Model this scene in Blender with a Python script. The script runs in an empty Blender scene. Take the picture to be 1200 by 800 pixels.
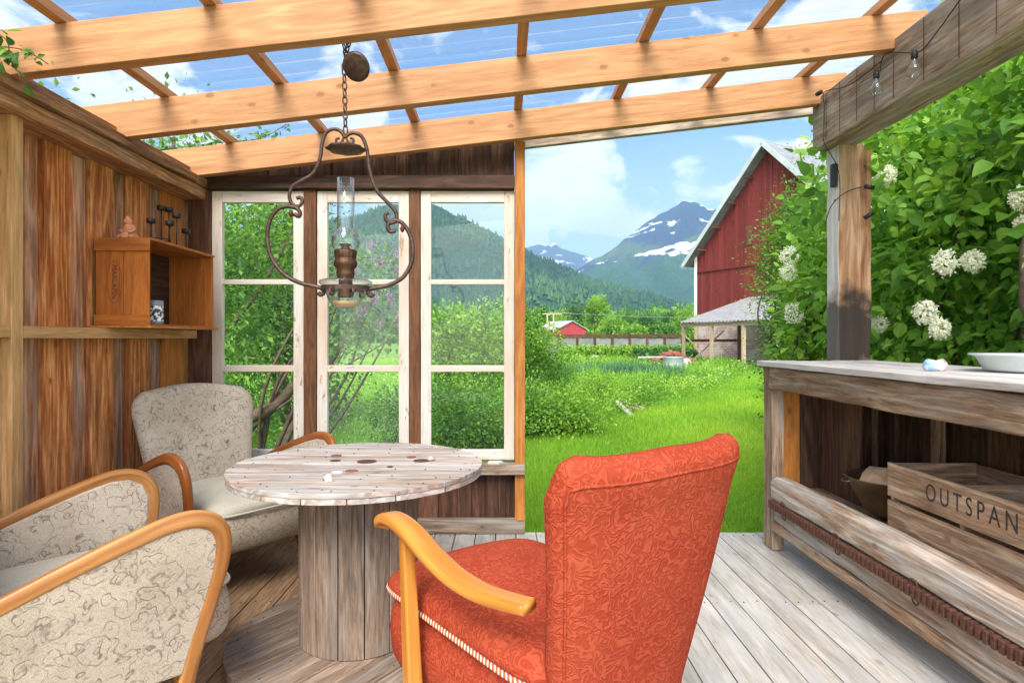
import bpy, math, random
import numpy as np
from mathutils import Vector, Matrix, noise as mnoise

random.seed(7)
RNG = np.random.default_rng(7)
scene = bpy.context.scene
col = scene.collection
R = math.radians

# ------------------------------------------------------------ camera
EYE = 1.24
HAZE = 0.00014
cam_d = bpy.data.cameras.new("camera")
cam = bpy.data.objects.new("camera", cam_d)
col.objects.link(cam)
cam.location = (0, 0, EYE)
cam.rotation_euler = (R(90), 0, 0)
cam_d.sensor_width = 36
cam_d.lens = 21.6
cam_d.shift_x = 10 / 1200
cam_d.shift_y = -3 / 1200
cam_d.clip_start = 0.05
cam_d.clip_end = 20000
scene.camera = cam

# ------------------------------------------------------------ world and sun
SUN_EL, SUN_AZ = 46, 190          # azimuth clockwise from +Y
world = bpy.data.worlds.new("World")
scene.world = world
world.use_nodes = True
wt = world.node_tree
for n in list(wt.nodes):
    wt.nodes.remove(n)
def WN(t, **k):
    n = wt.nodes.new(t)
    for a, b in k.items():
        setattr(n, a, b)
    return n
w_out = WN('ShaderNodeOutputWorld')
w_bg = WN('ShaderNodeBackground')
w_sky = WN('ShaderNodeTexSky', sky_type='NISHITA', sun_disc=False)
w_sky.sun_elevation = R(SUN_EL)
w_sky.sun_rotation = R(SUN_AZ)
w_sky.air_density = 1.0
w_sky.dust_density = 0.6
w_sky.ozone_density = 3.0
w_tc = WN('ShaderNodeTexCoord')
w_sep = WN('ShaderNodeSeparateXYZ')
wt.links.new(w_tc.outputs['Generated'], w_sep.inputs[0])
w_zp = WN('ShaderNodeMath', operation='MAXIMUM'); w_zp.inputs[1].default_value = 0.0
wt.links.new(w_sep.outputs[2], w_zp.inputs[0])
w_za = WN('ShaderNodeMath', operation='ADD'); w_za.inputs[1].default_value = 0.16
wt.links.new(w_zp.outputs[0], w_za.inputs[0])
w_dx = WN('ShaderNodeMath', operation='DIVIDE'); w_dy = WN('ShaderNodeMath', operation='DIVIDE')
wt.links.new(w_sep.outputs[0], w_dx.inputs[0]); wt.links.new(w_za.outputs[0], w_dx.inputs[1])
wt.links.new(w_sep.outputs[1], w_dy.inputs[0]); wt.links.new(w_za.outputs[0], w_dy.inputs[1])
w_cmb = WN('ShaderNodeCombineXYZ')
wt.links.new(w_dx.outputs[0], w_cmb.inputs[0]); wt.links.new(w_dy.outputs[0], w_cmb.inputs[1])
w_map = WN('ShaderNodeMapping')
w_map.inputs['Location'].default_value = (3.1, 1.35, 0)
w_map.inputs['Scale'].default_value = (1.0, 1.0, 1.7)
wt.links.new(w_tc.outputs['Generated'], w_map.inputs[0])
w_n = WN('ShaderNodeTexNoise')
w_n.inputs['Scale'].default_value = 4.6
w_n.inputs['Detail'].default_value = 9
w_n.inputs['Roughness'].default_value = 0.55
w_n.inputs['Distortion'].default_value = 0.5
wt.links.new(w_map.outputs[0], w_n.inputs['Vector'])
w_r = WN('ShaderNodeValToRGB')
w_r.color_ramp.elements[0].position = 0.47
w_r.color_ramp.elements[0].color = (0, 0, 0, 1)
w_r.color_ramp.elements[1].position = 0.53
w_r.color_ramp.elements[1].color = (1, 1, 1, 1)
wt.links.new(w_n.outputs['Fac'], w_r.inputs[0])
# cloud shading from a second, broader noise
w_n2 = WN('ShaderNodeTexNoise')
w_n2.inputs['Scale'].default_value = 6
w_n2.inputs['Detail'].default_value = 5
wt.links.new(w_map.outputs[0], w_n2.inputs['Vector'])
w_r2 = WN('ShaderNodeValToRGB')
w_r2.color_ramp.elements[0].position = 0.35
w_r2.color_ramp.elements[0].color = (6.4, 6.5, 6.7, 1)
w_r2.color_ramp.elements[1].position = 0.62
w_r2.color_ramp.elements[1].color = (8.2, 8.2, 8.2, 1)
wt.links.new(w_n2.outputs['Fac'], w_r2.inputs[0])
# the thin white veil that thickens toward the horizon
w_h = WN('ShaderNodeMapRange')
w_h.inputs['From Min'].default_value = 0.0
w_h.inputs['From Max'].default_value = 0.34
w_h.inputs['To Min'].default_value = 0.95
w_h.inputs['To Max'].default_value = 0.0
wt.links.new(w_sep.outputs[2], w_h.inputs['Value'])
w_mx = WN('ShaderNodeMath', operation='MAXIMUM')
wt.links.new(w_r.outputs[0], w_mx.inputs[0]); wt.links.new(w_h.outputs[0], w_mx.inputs[1])
w_ml = WN('ShaderNodeMath', operation='MULTIPLY'); w_ml.inputs[1].default_value = 0.92
wt.links.new(w_mx.outputs[0], w_ml.inputs[0])
w_tint = WN('ShaderNodeMix', data_type='RGBA', blend_type='MULTIPLY')
w_tint.inputs[0].default_value = 1.0
w_tint.inputs[7].default_value = (.50, .84, 1.15, 1)
wt.links.new(w_sky.outputs[0], w_tint.inputs[6])
w_mix = WN('ShaderNodeMix', data_type='RGBA')
wt.links.new(w_ml.outputs[0], w_mix.inputs[0])
wt.links.new(w_tint.outputs[2], w_mix.inputs[6])
wt.links.new(w_r2.outputs[0], w_mix.inputs[7])
# added warm fill: sky behind the camera brightened to light the interior
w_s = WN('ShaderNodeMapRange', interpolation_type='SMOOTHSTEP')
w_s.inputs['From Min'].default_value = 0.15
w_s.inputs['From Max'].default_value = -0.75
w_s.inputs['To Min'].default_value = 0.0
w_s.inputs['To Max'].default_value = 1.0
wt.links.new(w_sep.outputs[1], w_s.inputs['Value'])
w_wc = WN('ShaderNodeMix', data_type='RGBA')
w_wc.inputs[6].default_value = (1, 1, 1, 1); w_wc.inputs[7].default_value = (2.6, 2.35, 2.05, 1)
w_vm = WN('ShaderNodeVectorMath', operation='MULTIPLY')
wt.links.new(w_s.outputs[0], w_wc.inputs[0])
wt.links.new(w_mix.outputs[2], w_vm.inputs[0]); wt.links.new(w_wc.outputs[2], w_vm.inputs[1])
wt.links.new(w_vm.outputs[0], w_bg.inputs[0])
w_bg.inputs[1].default_value = 0.10
wt.links.new(w_bg.outputs[0], w_out.inputs[0])

sun_d = bpy.data.lights.new("sun", 'SUN')
sun_d.energy = 3.5
sun_d.angle = R(34)
sun_d.color = (1.0, 0.95, 0.87)
sun = bpy.data.objects.new("sun", sun_d)
col.objects.link(sun)
sv = Vector((math.sin(R(SUN_AZ)) * math.cos(R(SUN_EL)), math.cos(R(SUN_AZ)) * math.cos(R(SUN_EL)), math.sin(R(SUN_EL))))
sun.rotation_euler = (-sv).to_track_quat('-Z', 'Y').to_euler()
sun.location = sv * 50

scene.render.resolution_x = 1024
scene.render.resolution_y = 682
scene.view_settings.view_transform = 'Standard'
scene.view_settings.look = 'None'
scene.view_settings.exposure = 0.95
scene.view_settings.gamma = 1
try:
    scene.cycles.transparent_max_bounces = 24
    scene.cycles.volume_bounces = 0
    scene.cycles.max_bounces = 8
except Exception:
    pass

F = 720.0
def at(px, py, Y):
    """world point seen at pixel (px, py) of the 1200 px photograph at depth Y"""
    return Vector(((px - 590) / F * Y, Y, EYE + (397 - py) / F * Y))

# ------------------------------------------------------------ object helpers
def tag(o, label=None, cat=None, group=None, kind=None):
    if label: o['label'] = label
    if cat: o['category'] = cat
    if group: o['group'] = group
    if kind: o['kind'] = kind
    return o
def thing(name, label, cat, loc=(0, 0, 0), rz=0.0, group=None):
    o = bpy.data.objects.new(name, None)
    o.empty_display_size = 0.1
    o.location = loc
    o.rotation_euler = (0, 0, rz)
    col.objects.link(o)
    return tag(o, label, cat, group)
def copy_tree(o, parent=None):
    c = o.copy(); col.objects.link(c); c.parent = parent
    for ch in [x for x in col.objects if x.parent == o]:
        copy_tree(ch, c)
    return c

class MB:
    """collects boxes, sweeps, lathes; build() links them as ONE mesh object"""
    def __init__(s):
        s.v = []; s.f = []; s.g = []; s.r = []; s.m = []; s.sm = []
    def add(s, verts, faces, g=None, rnd=None, mi=0, smooth=False):
        o = len(s.v)
        if rnd is None: rnd = random.random()
        off = Vector((random.uniform(0, 60), random.uniform(0, 60), random.uniform(0, 60)))
        s.v += [tuple(p) for p in verts]
        s.f += [tuple(i + o for i in f) for f in faces]
        gg = g if g is not None else verts
        s.g += [(a[0] + off.x, a[1] + off.y, a[2] + off.z) for a in gg]
        s.r += [rnd] * len(verts)
        s.m += [mi] * len(faces)
        s.sm += [smooth] * len(faces)
    def boxm(s, size, M, axis='x', seg=1, jit=0.0, rnd=None, mi=0, taper=None):
        sx, sy, sz = size[0] / 2, size[1] / 2, size[2] / 2
        ai = 'xyz'.index(axis)
        L = [sx, sy, sz]
        b, c = [(1, 2), (2, 0), (0, 1)][ai]
        vs = []; gs = []
        nz = Vector((random.uniform(0, 99), random.uniform(0, 99), random.uniform(0, 99)))
        for k in range(seg + 1):
            t = -1 + 2 * k / seg
            tp = 1.0 if taper is None else taper[0] + (taper[1] - taper[0]) * k / seg
            for (p, q) in ((-1, -1), (1, -1), (1, 1), (-1, 1)):
                w = [0, 0, 0]
                w[ai] = t * L[ai]; w[b] = p * L[b] * tp; w[c] = q * L[c] * tp
                gs.append((w[ai], w[b], w[c]))
                if jit:
                    n1 = mnoise.noise(nz + Vector((t * L[ai] * 5, p * 3, q * 3)))
                    n2 = mnoise.noise(nz + Vector((t * L[ai] * 5, p * 3 + 9, q * 3)))
                    w[b] += n1 * jit; w[c] += n2 * jit
                vs.append(M @ Vector(w))
        fs = [(3, 2, 1, 0)]
        for k in range(seg):
            o = k * 4
            for j in range(4):
                j2 = (j + 1) % 4
                fs.append((o + j, o + j2, o + 4 + j2, o + 4 + j))
        o = seg * 4
        fs.append((o, o + 1, o + 2, o + 3))
        s.add(vs, fs, gs, rnd, mi)
    def box(s, x0, x1, y0, y1, z0, z1, axis='x', **k):
        s.boxm((x1 - x0, y1 - y0, z1 - z0), Matrix.Translation(((x0 + x1) / 2, (y0 + y1) / 2, (z0 + z1) / 2)), axis, **k)
    def beam(s, p0, p1, w, h, up=(0, 0, 1), **k):
        """box from p0 to p1, w across, h along 'up'"""
        p0 = Vector(p0); p1 = Vector(p1)
        d = (p1 - p0); L = d.length; x = d.normalized()
        u = Vector(up); y = u.cross(x).normalized(); z = x.cross(y)
        M = Matrix((x, y, z)).transposed().to_4x4(); M.translation = (p0 + p1) / 2
        s.boxm((L, w, h), M, 'x', **k)
    def sweep(s, pts, sec, up=None, rad=1.0, rnd=None, mi=0, smooth=True, closed=False):
        """sec: list of (a,b); rad: number or list per point"""
        pts = [Vector(p) for p in pts]; n = len(pts)
        vs = []; gs = []; acc = 0; prev = None
        for i, p in enumerate(pts):
            if closed: t = (pts[(i + 1) % n] - pts[i - 1])
            else: t = pts[min(i + 1, n - 1)] - pts[max(i - 1, 0)]
            t = t.normalized() if t.length > 1e-9 else Vector((0, 0, 1))
            if up is not None:
                a = Vector(up).cross(t)
            else:
                if prev is None:
                    prev = Vector((0, 0, 1)) if abs(t.z) < .9 else Vector((1, 0, 0))
                a = prev.cross(t)
            a = a.normalized() if a.length > 1e-6 else Vector((1, 0, 0))
            b = t.cross(a).normalized(); prev = b
            if i: acc += (p - pts[i - 1]).length
            r = rad[i] if hasattr(rad, '__len__') else rad
            for (u, w) in sec:
                vs.append(p + a * u * r + b * w * r); gs.append((acc, u * r, w * r))
        m = len(sec); fs = []
        for i in range(n if closed else n - 1):
            for j in range(m):
                i2 = (i + 1) % n; j2 = (j + 1) % m
                fs.append((i * m + j, i * m + j2, i2 * m + j2, i2 * m + j))
        if not closed:
            fs.append(tuple(range(m))[::-1]); fs.append(tuple((n - 1) * m + j for j in range(m)))
        s.add(vs, fs, gs, rnd, mi, smooth)
    def tube(s, pts, r, n=8, **k):
        sec = [(math.cos(2 * math.pi * j / n), math.sin(2 * math.pi * j / n)) for j in range(n)]
        s.sweep(pts, sec, rad=r, **k)
    def lathe(s, prof, c=(0, 0, 0), n=28, rnd=None, mi=0, M=None, wob=None):
        c = Vector(c); vs = []; m = len(prof)
        for j in range(n):
            a = 2 * math.pi * j / n
            for (r, z) in prof:
                rr = r * (1 + (wob(a, z) if wob else 0))
                q = Vector((rr * math.cos(a), rr * math.sin(a), z))
                if M is not None: q = M @ q
                vs.append(c + q)
        fs = []
        for j in range(n):
            j2 = (j + 1) % n
            for i in range(m - 1):
                fs.append((j * m + i, j2 * m + i, j2 * m + i + 1, j * m + i + 1))
        s.add(vs, fs, None, rnd, mi, True)
    def prism(s, poly, z0, z1, axis=(1, 0), M=None, rnd=None, mi=0):
        n = len(poly); vs = []; gs = []
        ax, ay = axis
        for z in (z0, z1):
            for (x, y) in poly:
                q = Vector((x, y, z)); vs.append(M @ q if M is not None else q)
                gs.append((x * ax + y * ay, -x * ay + y * ax, z))
        fs = [tuple(range(n))[::-1], tuple(range(n, 2 * n))]
        for j in range(n):
            j2 = (j + 1) % n
            fs.append((j, j2, n + j2, n + j))
        s.add(vs, fs, gs, rnd, mi)
    def solid(s, C, T, nu=24, nv=24, rnd=None, mi=0, uvs=None):
        """closed cushion: C(u,v) centre sheet, T(u,v) half thickness, u,v in [-1,1]"""
        def sp(k, n):
            t = -1 + 2 * k / n
            return math.sin(t * math.pi / 2) * .6 + t * .4
        P = [[Vector(C(sp(i, nu), sp(j, nv))) for j in range(nv + 1)] for i in range(nu + 1)]
        vs = []; gs = []; idx = {}
        for side in (1, -1):
            for i in range(nu + 1):
                for j in range(nv + 1):
                    edge = i in (0, nu) or j in (0, nv)
                    if edge and side == -1:
                        idx[(-1, i, j)] = idx[(1, i, j)]; continue
                    du = P[min(i + 1, nu)][j] - P[max(i - 1, 0)][j]
                    dv = P[i][min(j + 1, nv)] - P[i][max(j - 1, 0)]
                    n = du.cross(dv); n = n.normalized() if n.length > 0 else Vector((0, 0, 1))
                    t = T(sp(i, nu), sp(j, nv))
                    q = P[i][j] + (Vector((0, 0, 0)) if edge else n * t * side)
                    idx[(side, i, j)] = len(vs); vs.append(q)
        fs = []
        for side in (1, -1):
            for i in range(nu):
                for j in range(nv):
                    q = (idx[(side, i, j)], idx[(side, i + 1, j)], idx[(side, i + 1, j + 1)], idx[(side, i, j + 1)])
                    fs.append(q if side == 1 else q[::-1])
        s.add(vs, fs, None, rnd, mi, True)
    def build(s, name, mats, parent=None, bevel=0.0, loc=None, label=None):
        me = bpy.data.meshes.new(name)
        me.from_pydata(s.v, [], s.f)
        if not isinstance(mats, (list, tuple)): mats = [mats]
        for m in mats: me.materials.append(m)
        a = me.attributes.new('g', 'FLOAT_VECTOR', 'POINT')
        a.data.foreach_set('vector', np.array(s.g, dtype=np.float32).ravel())
        a = me.attributes.new('rnd', 'FLOAT', 'POINT')
        a.data.foreach_set('value', np.array(s.r, dtype=np.float32))
        me.polygons.foreach_set('material_index', s.m)
        me.polygons.foreach_set('use_smooth', s.sm)
        me.update()
        o = bpy.data.objects.new(name, me)
        col.objects.link(o)
        if parent is not None: o.parent = parent
        if loc is not None: o.location = loc
        if bevel:
            b = o.modifiers.new('bevel', 'BEVEL'); b.width = bevel; b.segments = 2
            b.limit_method = 'ANGLE'; b.angle_limit = R(40)
        if label: o['label'] = label
        return o

def spline(pts, n=6):
    """Catmull-Rom through points"""
    P = [Vector(p) for p in pts]; out = []
    for i in range(len(P) - 1):
        a = P[max(i - 1, 0)]; b = P[i]; c = P[i + 1]; d = P[min(i + 2, len(P) - 1)]
        for k in range(n):
            t = k / n
            out.append(.5 * ((2 * b) + (c - a) * t + (2 * a - 5 * b + 4 * c - d) * t * t + (3 * b - a - 3 * c + d) * t ** 3))
    out.append(P[-1])
    return out
def rsec(a, b, p=3.2, n=16):
    out = []
    for j in range(n):
        t = 2 * math.pi * (j + .5) / n
        c, s_ = math.cos(t), math.sin(t)
        out.append((a * math.copysign(abs(c) ** (2 / p), c), b * math.copysign(abs(s_) ** (2 / p), s_)))
    return out

def npmesh(name, V, Fa, mat, rnd=None, parent=None, smooth=False):
    """V (n,3), Fa (m,k) arrays with constant k"""
    me = bpy.data.meshes.new(name)
    n, m, k = len(V), len(Fa), Fa.shape[1]
    me.vertices.add(n); me.vertices.foreach_set('co', np.asarray(V, np.float32).ravel())
    me.loops.add(m * k); me.loops.foreach_set('vertex_index', Fa.astype(np.int32).ravel())
    me.polygons.add(m)
    me.polygons.foreach_set('loop_start', np.arange(0, m * k, k, dtype=np.int32))
    me.polygons.foreach_set('loop_total', np.full(m, k, np.int32))
    me.polygons.foreach_set('use_smooth', np.full(m, smooth))
    me.update(calc_edges=True)
    if rnd is not None:
        a = me.attributes.new('rnd', 'FLOAT', 'POINT'); a.data.foreach_set('value', np.asarray(rnd, np.float32))
    for mm in (mat if isinstance(mat, (list, tuple)) else [mat]): me.materials.append(mm)
    o = bpy.data.objects.new(name, me); col.objects.link(o)
    if parent is not None: o.parent = parent
    return o

# ------------------------------------------------------------ materials
class NT:
    def __init__(s, name):
        s.mat = bpy.data.materials.new(name); s.mat.use_nodes = True
        s.t = s.mat.node_tree
        for n in list(s.t.nodes): s.t.nodes.remove(n)
        s.out = s.n('ShaderNodeOutputMaterial')
    def n(s, t, ins=None, **k):
        n = s.t.nodes.new(t)
        for a, b in k.items(): setattr(n, a, b)
        if ins:
            for a, b in ins.items(): s.set(n, a, b)
        return n
    def set(s, n, a, b):
        i = n.inputs[a]
        if isinstance(b, bpy.types.NodeSocket): s.t.links.new(b, i)
        elif isinstance(b, bpy.types.Node): s.t.links.new(b.outputs[0], i)
        else: i.default_value = b
    def math(s, op, a, b=None, c=None, clamp=False):
        n = s.n('ShaderNodeMath', operation=op, use_clamp=clamp)
        s.set(n, 0, a)
        if b is not None: s.set(n, 1, b)
        if c is not None: s.set(n, 2, c)
        return n.outputs[0]
    def mix(s, f, a, b, bt='MIX'):
        n = s.n('ShaderNodeMix', data_type='RGBA', blend_type=bt)
        s.set(n, 0, f); s.set(n, 6, a if not isinstance(a, tuple) else (*a[:3], 1)); s.set(n, 7, b if not isinstance(b, tuple) else (*b[:3], 1))
        return n.outputs[2]
    def ramp(s, f, stops):
        n = s.n('ShaderNodeValToRGB'); s.set(n, 0, f)
        e = n.color_ramp.elements
        while len(e) < len(stops): e.new(.5)
        for x, (p, c) in zip(e, stops):
            x.position = p; x.color = (*c, 1) if isinstance(c, tuple) else (c, c, c, 1)
        return n.outputs[0]
    def noise(s, vec, scale=1, detail=4, rough=.55, dist=0):
        n = s.n('ShaderNodeTexNoise'); s.set(n, 'Vector', vec)
        n.inputs['Scale'].default_value = scale; n.inputs['Detail'].default_value = detail
        n.inputs['Roughness'].default_value = rough; n.inputs['Distortion'].default_value = dist
        return n.outputs['Fac']
    def map(s, vec, sc, loc=(0, 0, 0)):
        n = s.n('ShaderNodeMapping'); s.set(n, 0, vec)
        n.inputs['Scale'].default_value = sc; n.inputs['Location'].default_value = loc
        return n.outputs[0]
    def attr(s, nm):
        return s.n('ShaderNodeAttribute', attribute_name=nm)
    def obj(s):
        return s.n('ShaderNodeTexCoord').outputs['Object']
    def pbr(s, color, rough=.6, bump=None, bstr=.3, bdist=.01, metal=0, spec=.4, **k):
        p = s.n('ShaderNodeBsdfPrincipled')
        s.set(p, 'Base Color', (*color[:3], 1) if isinstance(color, tuple) else color)
        s.set(p, 'Roughness', rough); s.set(p, 'Metallic', metal); s.set(p, 'Specular IOR Level', spec)
        for a, b in k.items(): s.set(p, a.replace('_', ' '), b)
        if bump is not None:
            b = s.n('ShaderNodeBump'); s.set(b, 'Height', bump)
            b.inputs['Strength'].default_value = bstr; b.inputs['Distance'].default_value = bdist
            s.t.links.new(b.outputs[0], p.inputs['Normal'])
        s.t.links.new(p.outputs[0], s.out.inputs[0])
        s.p = p
        return s.mat

def wood(name, lo, hi, grey=None, gamt=0.0, knots=.5, rough=.65, grain=.55, bump=.35, stain=0.0, vary=.35, stainc=(.03, .015, .008), fine=.5, crack=.75):
    """lo/hi: dark and light grain colours; grey: weathered colour that covers gamt of it"""
    t = NT(name)
    g = t.attr('g').outputs['Vector']; rnd = t.attr('rnd').outputs['Fac']
    n1 = t.noise(t.map(g, (2.4, 20, 20)), 1, 6, .62, .4)
    ringn = t.noise(t.map(g, (.55, 8, 8)), 1, 2, .5, .25)
    ring = t.math('SINE', t.math('MULTIPLY', ringn, 55))
    ring = t.math('MULTIPLY_ADD', ring, .5, .5)
    ring = t.math('POWER', ring, 1.6)
    f = t.math('ADD', t.math('MULTIPLY', n1, 1 - grain * .5), t.math('MULTIPLY', ring, grain * .42))
    c = t.ramp(f, [(.28, lo), (.78, hi)])
    fn = t.noise(t.map(g, (11, 130, 130)), 1, 3, .6)
    c = t.mix(fine, c, t.ramp(fn, [(.38, .35), (.58, 1.2)]), 'MULTIPLY')
    mn = t.noise(t.map(g, (4.5, 52, 52)), 1, 5, .65)
    c = t.mix(fine, c, t.ramp(mn, [(.36, .45), (.56, 1.12)]), 'MULTIPLY')
    ck = t.ramp(t.noise(t.map(g, (1.8, 70, 70)), 1, 3, .55), [(.29, 1.0), (.34, 0.0)])
    c = t.mix(t.math('MULTIPLY', ck, crack), c, tuple(x * .35 for x in lo))
    if grey is not None and gamt > 0:
        gn = t.noise(t.map(g, (2.2, 13, 13)), 1, 6, .65, .3)
        gm = t.ramp(gn, [(max(0, .75 - gamt * .62), 0.0), (min(1, 1.0 - gamt * .6), 1.0)])
        gc = t.mix(t.ramp(f, [(.3, .0), (.8, 1.0)]), tuple(x * .55 for x in grey), grey)
        c = t.mix(gm, c, gc)
    if knots > 0:
        v = t.n('ShaderNodeTexVoronoi'); t.set(v, 'Vector', t.map(g, (5.0, 9, 9)))
        v.inputs['Scale'].default_value = 1; v.inputs['Randomness'].default_value = 1
        vd = t.math('ADD', v.outputs['Distance'], t.math('MULTIPLY', t.math('SUBTRACT', t.noise(g, 60, 2), .5), .08))
        km = t.ramp(vd, [(.075, 1.0), (.13, 0.0)])
        c = t.mix(t.math('MULTIPLY', km, knots), c, tuple(x * .16 for x in lo))
        halo = t.ramp(vd, [(.10, .6), (.20, .15), (.34, 0.0)])
        c = t.mix(t.math('MULTIPLY', halo, knots), c, lo)
    if stain > 0:
        sn = t.noise(t.map(g, (1.1, 3.5, 3.5), (11, 3, 7)), 1, 5, .7, .8)
        sm = t.ramp(sn, [(.56 - stain * .1, 0.0), (.74, 1.0)])
        c = t.mix(t.math('MULTIPLY', sm, stain), c, stainc)
    c = t.mix(1.0, c, t.ramp(rnd, [(0, 1 - vary), (1, 1 + vary * .35)]), 'MULTIPLY')
    h = t.math('ADD', t.math('MULTIPLY', fn, .5), t.math('MULTIPLY', ring, .35))
    return t.pbr(c, rough, h, bump, .004, spec=.3)

W = {}
W['rafter'] = wood('fresh_pine', (.44, .19, .07), (.62, .32, .14), knots=.9, grain=.5, crack=.15, bump=.12, vary=.12, rough=.55, fine=.18)
W['wall'] = wood('tarred_pine', (.52, .15, .032), (.98, .46, .17), (.55, .35, .24), .20, knots=.85, grain=.75, stain=.5, vary=.18, stainc=(.07, .028, .012))
W['wall_grey'] = wood('weathered_wall', (.36, .13, .045), (.76, .40, .22), (.66, .47, .36), .55, knots=.7, grain=.8, stain=.6, vary=.25, stainc=(.06, .025, .012))
W['orange'] = wood('orange_pine', (.42, .14, .025), (.62, .26, .06), knots=.7, grain=.5, vary=.15, fine=.25)
W['stud'] = wood('yellow_pine', (.48, .25, .09), (.66, .41, .19), knots=.6, grain=.5, vary=.1, fine=.25)
W['plate'] = wood('old_plate', (.34, .15, .065), (.66, .35, .17), (.50, .36, .26), .4, knots=.4, grain=.7, stain=.6)
W['dark'] = wood('dark_brown', (.07, .028, .015), (.19, .08, .045), (.25, .16, .12), .22, knots=.4, grain=.6, vary=.5, stain=.4)
W['post'] = wood('brown_post', (.13, .05, .018), (.24, .10, .042), knots=.5, grain=.5, vary=.2)
W['greybeam'] = wood('grey_beam', (.28, .18, .115), (.62, .46, .32), (.62, .55, .48), .55, knots=.5, grain=.5, stain=.55, vary=.4, bump=.9, rough=.8)
W['deck'] = wood('bleached_deck', (.35, .30, .25), (.52, .47, .42), (.57, .545, .51), .62, knots=.45, grain=.2, vary=.16, bump=.4, rough=.7, stain=.25, stainc=(.16, .12, .09), fine=.32, crack=.5)
W['deckbrown'] = wood('brown_deck', (.30, .17, .09), (.46, .29, .17), (.42, .34, .28), .3, knots=.5, grain=.5, vary=.2, rough=.6)
W['spool'] = wood('spool_wood', (.20, .135, .095), (.36, .26, .19), (.40, .35, .31), .45, knots=.5, grain=.5, vary=.25, bump=.7, stain=.4)
W['spooltop'] = wood('spool_top_wood', (.30, .19, .13), (.58, .47, .39), (.62, .59, .56), .62, knots=.5, grain=.6, vary=.25, bump=.6, stain=.3, stainc=(.22, .10, .07))
W['cab'] = wood('cabinet_wood', (.24, .14, .08), (.46, .31, .20), (.50, .45, .39), .45, knots=.6, grain=.7, vary=.2, bump=.8, stain=.55, rough=.75)
W['cabpale'] = wood('pale_counter', (.42, .34, .29), (.66, .58, .52), (.70, .67, .65), .65, knots=.3, grain=.4, vary=.12, bump=.4)
W['log'] = wood('split_log', (.34, .21, .13), (.62, .49, .38), (.70, .65, .59), .6, knots=.6, grain=.8, vary=.2, bump=1.0, stain=.5, rough=.8)
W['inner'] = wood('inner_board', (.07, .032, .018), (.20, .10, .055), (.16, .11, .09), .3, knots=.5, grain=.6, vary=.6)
W['box'] = wood('box_wood', (.36, .10, .015), (.54, .175, .03), knots=.95, grain=.5, vary=.12, stain=.35, fine=.25)
W['crate'] = wood('crate_wood', (.34, .20, .12), (.58, .40, .26), (.55, .45, .36), .35, knots=.6, grain=1.0, vary=.15, bump=.8, stain=.3)
W['armlight'] = wood('light_varnish', (.30, .115, .028), (.50, .25, .085), knots=0, grain=.8, crack=.35, vary=.05, rough=.28, bump=.04, fine=.15, stain=.3, stainc=(.22, .08, .02))
W['armdark'] = wood('dark_varnish', (.20, .055, .012), (.36, .12, .03), knots=0, grain=.4, vary=.05, rough=.25, bump=.04, fine=.15)
W['armorange'] = wood('orange_varnish', (.42, .15, .022), (.58, .26, .055), knots=0, grain=.8, crack=.3, vary=.05, rough=.25, bump=.03, fine=.1)
W['red'] = wood('red_cladding', (.15, .020, .017), (.235, .034, .028), (.24, .06, .05), .2, knots=0, grain=.3, vary=.3, rough=.75)
W['oldpost'] = wood('lean_to_post', (.36, .27, .17), (.60, .48, .33), knots=.3, grain=.4, vary=.3)

def plain(name, c, rough=.5, metal=0, nz=.15, scale=20, bump=0, **k):
    t = NT(name)
    n = t.noise(t.obj(), scale, 4)
    cc = t.mix(1.0, c, t.ramp(n, [(.3, 1 - nz), (.7, 1 + nz * .3)]), 'MULTIPLY')
    return t.pbr(cc, rough, n if bump else None, bump, .003, metal, **k)

# old white window paint with flakes showing wood
t = NT('flaking_white_paint')
g = t.attr('g').outputs['Vector']
fl = t.noise(t.map(g, (2.5, 7, 7)), 3, 8, .7)
c = t.mix(t.ramp(fl, [(.60, 0.0), (.64, 1.0)]), (.68, .62, .54), (.30, .22, .16))
c = t.mix(t.ramp(t.noise(t.map(g, (.8, 3, 3)), 1.5, 4), [(.40, .0), (.75, .7)]), c, (.58, .38, .25))
c = t.mix(t.math('MULTIPLY', t.ramp(t.noise(t.map(g, (5, 90, 90)), 1, 2), [(.35, 1.0), (.5, 0.0)]), .3), c, (.35, .26, .2))
M_paint = t.pbr(c, .55, fl, .4, .002)

# window glass (lets light straight through, weak reflection, a pale film: dusty panes, painted sheen on the roof)
def glassmat(name, dust_sheen=.06, tint=(.96, .99, .98), dcol=(.75, .8, .82), dscale=40, spots=0.0, refl=.35, pw=4.0, edge=None):
    t = NT(name)
    lw0 = t.n('ShaderNodeLayerWeight', {'Blend': .5})
    tr = t.n('ShaderNodeBsdfTransparent', {'Color': t.mix(t.math('POWER', lw0.outputs['Facing'], 2.5), tint, edge or tint)})
    gl = t.n('ShaderNodeBsdfGlossy', {'Roughness': .02})
    lw = t.n('ShaderNodeLayerWeight', {'Blend': .5})
    fr = t.n('ShaderNodeMath', {0: t.math('POWER', lw.outputs['Facing'], pw), 1: refl, 2: .02}, operation='MULTIPLY_ADD')
    m1 = t.n('ShaderNodeMixShader', {0: fr.outputs[0], 1: tr.outputs[0], 2: gl.outputs[0]})
    df = t.n('ShaderNodeBsdfDiffuse', {'Color': (*dcol, 1)})
    n = t.noise(t.obj(), dscale, 5)
    f = t.math('MULTIPLY', t.ramp(n, [(.35, .3), (.7, 1.0)]), dust_sheen)
    if spots:
        f = t.math('ADD', f, t.math('MULTIPLY', t.ramp(t.noise(t.obj(), 130, 2), [(.56, 0.0), (.66, 1.0)]), spots))
    m2 = t.n('ShaderNodeMixShader', {0: f, 1: m1.outputs[0], 2: df.outputs[0]})
    t.t.links.new(m2.outputs[0], t.out.inputs[0])
    return t.mat
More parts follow.
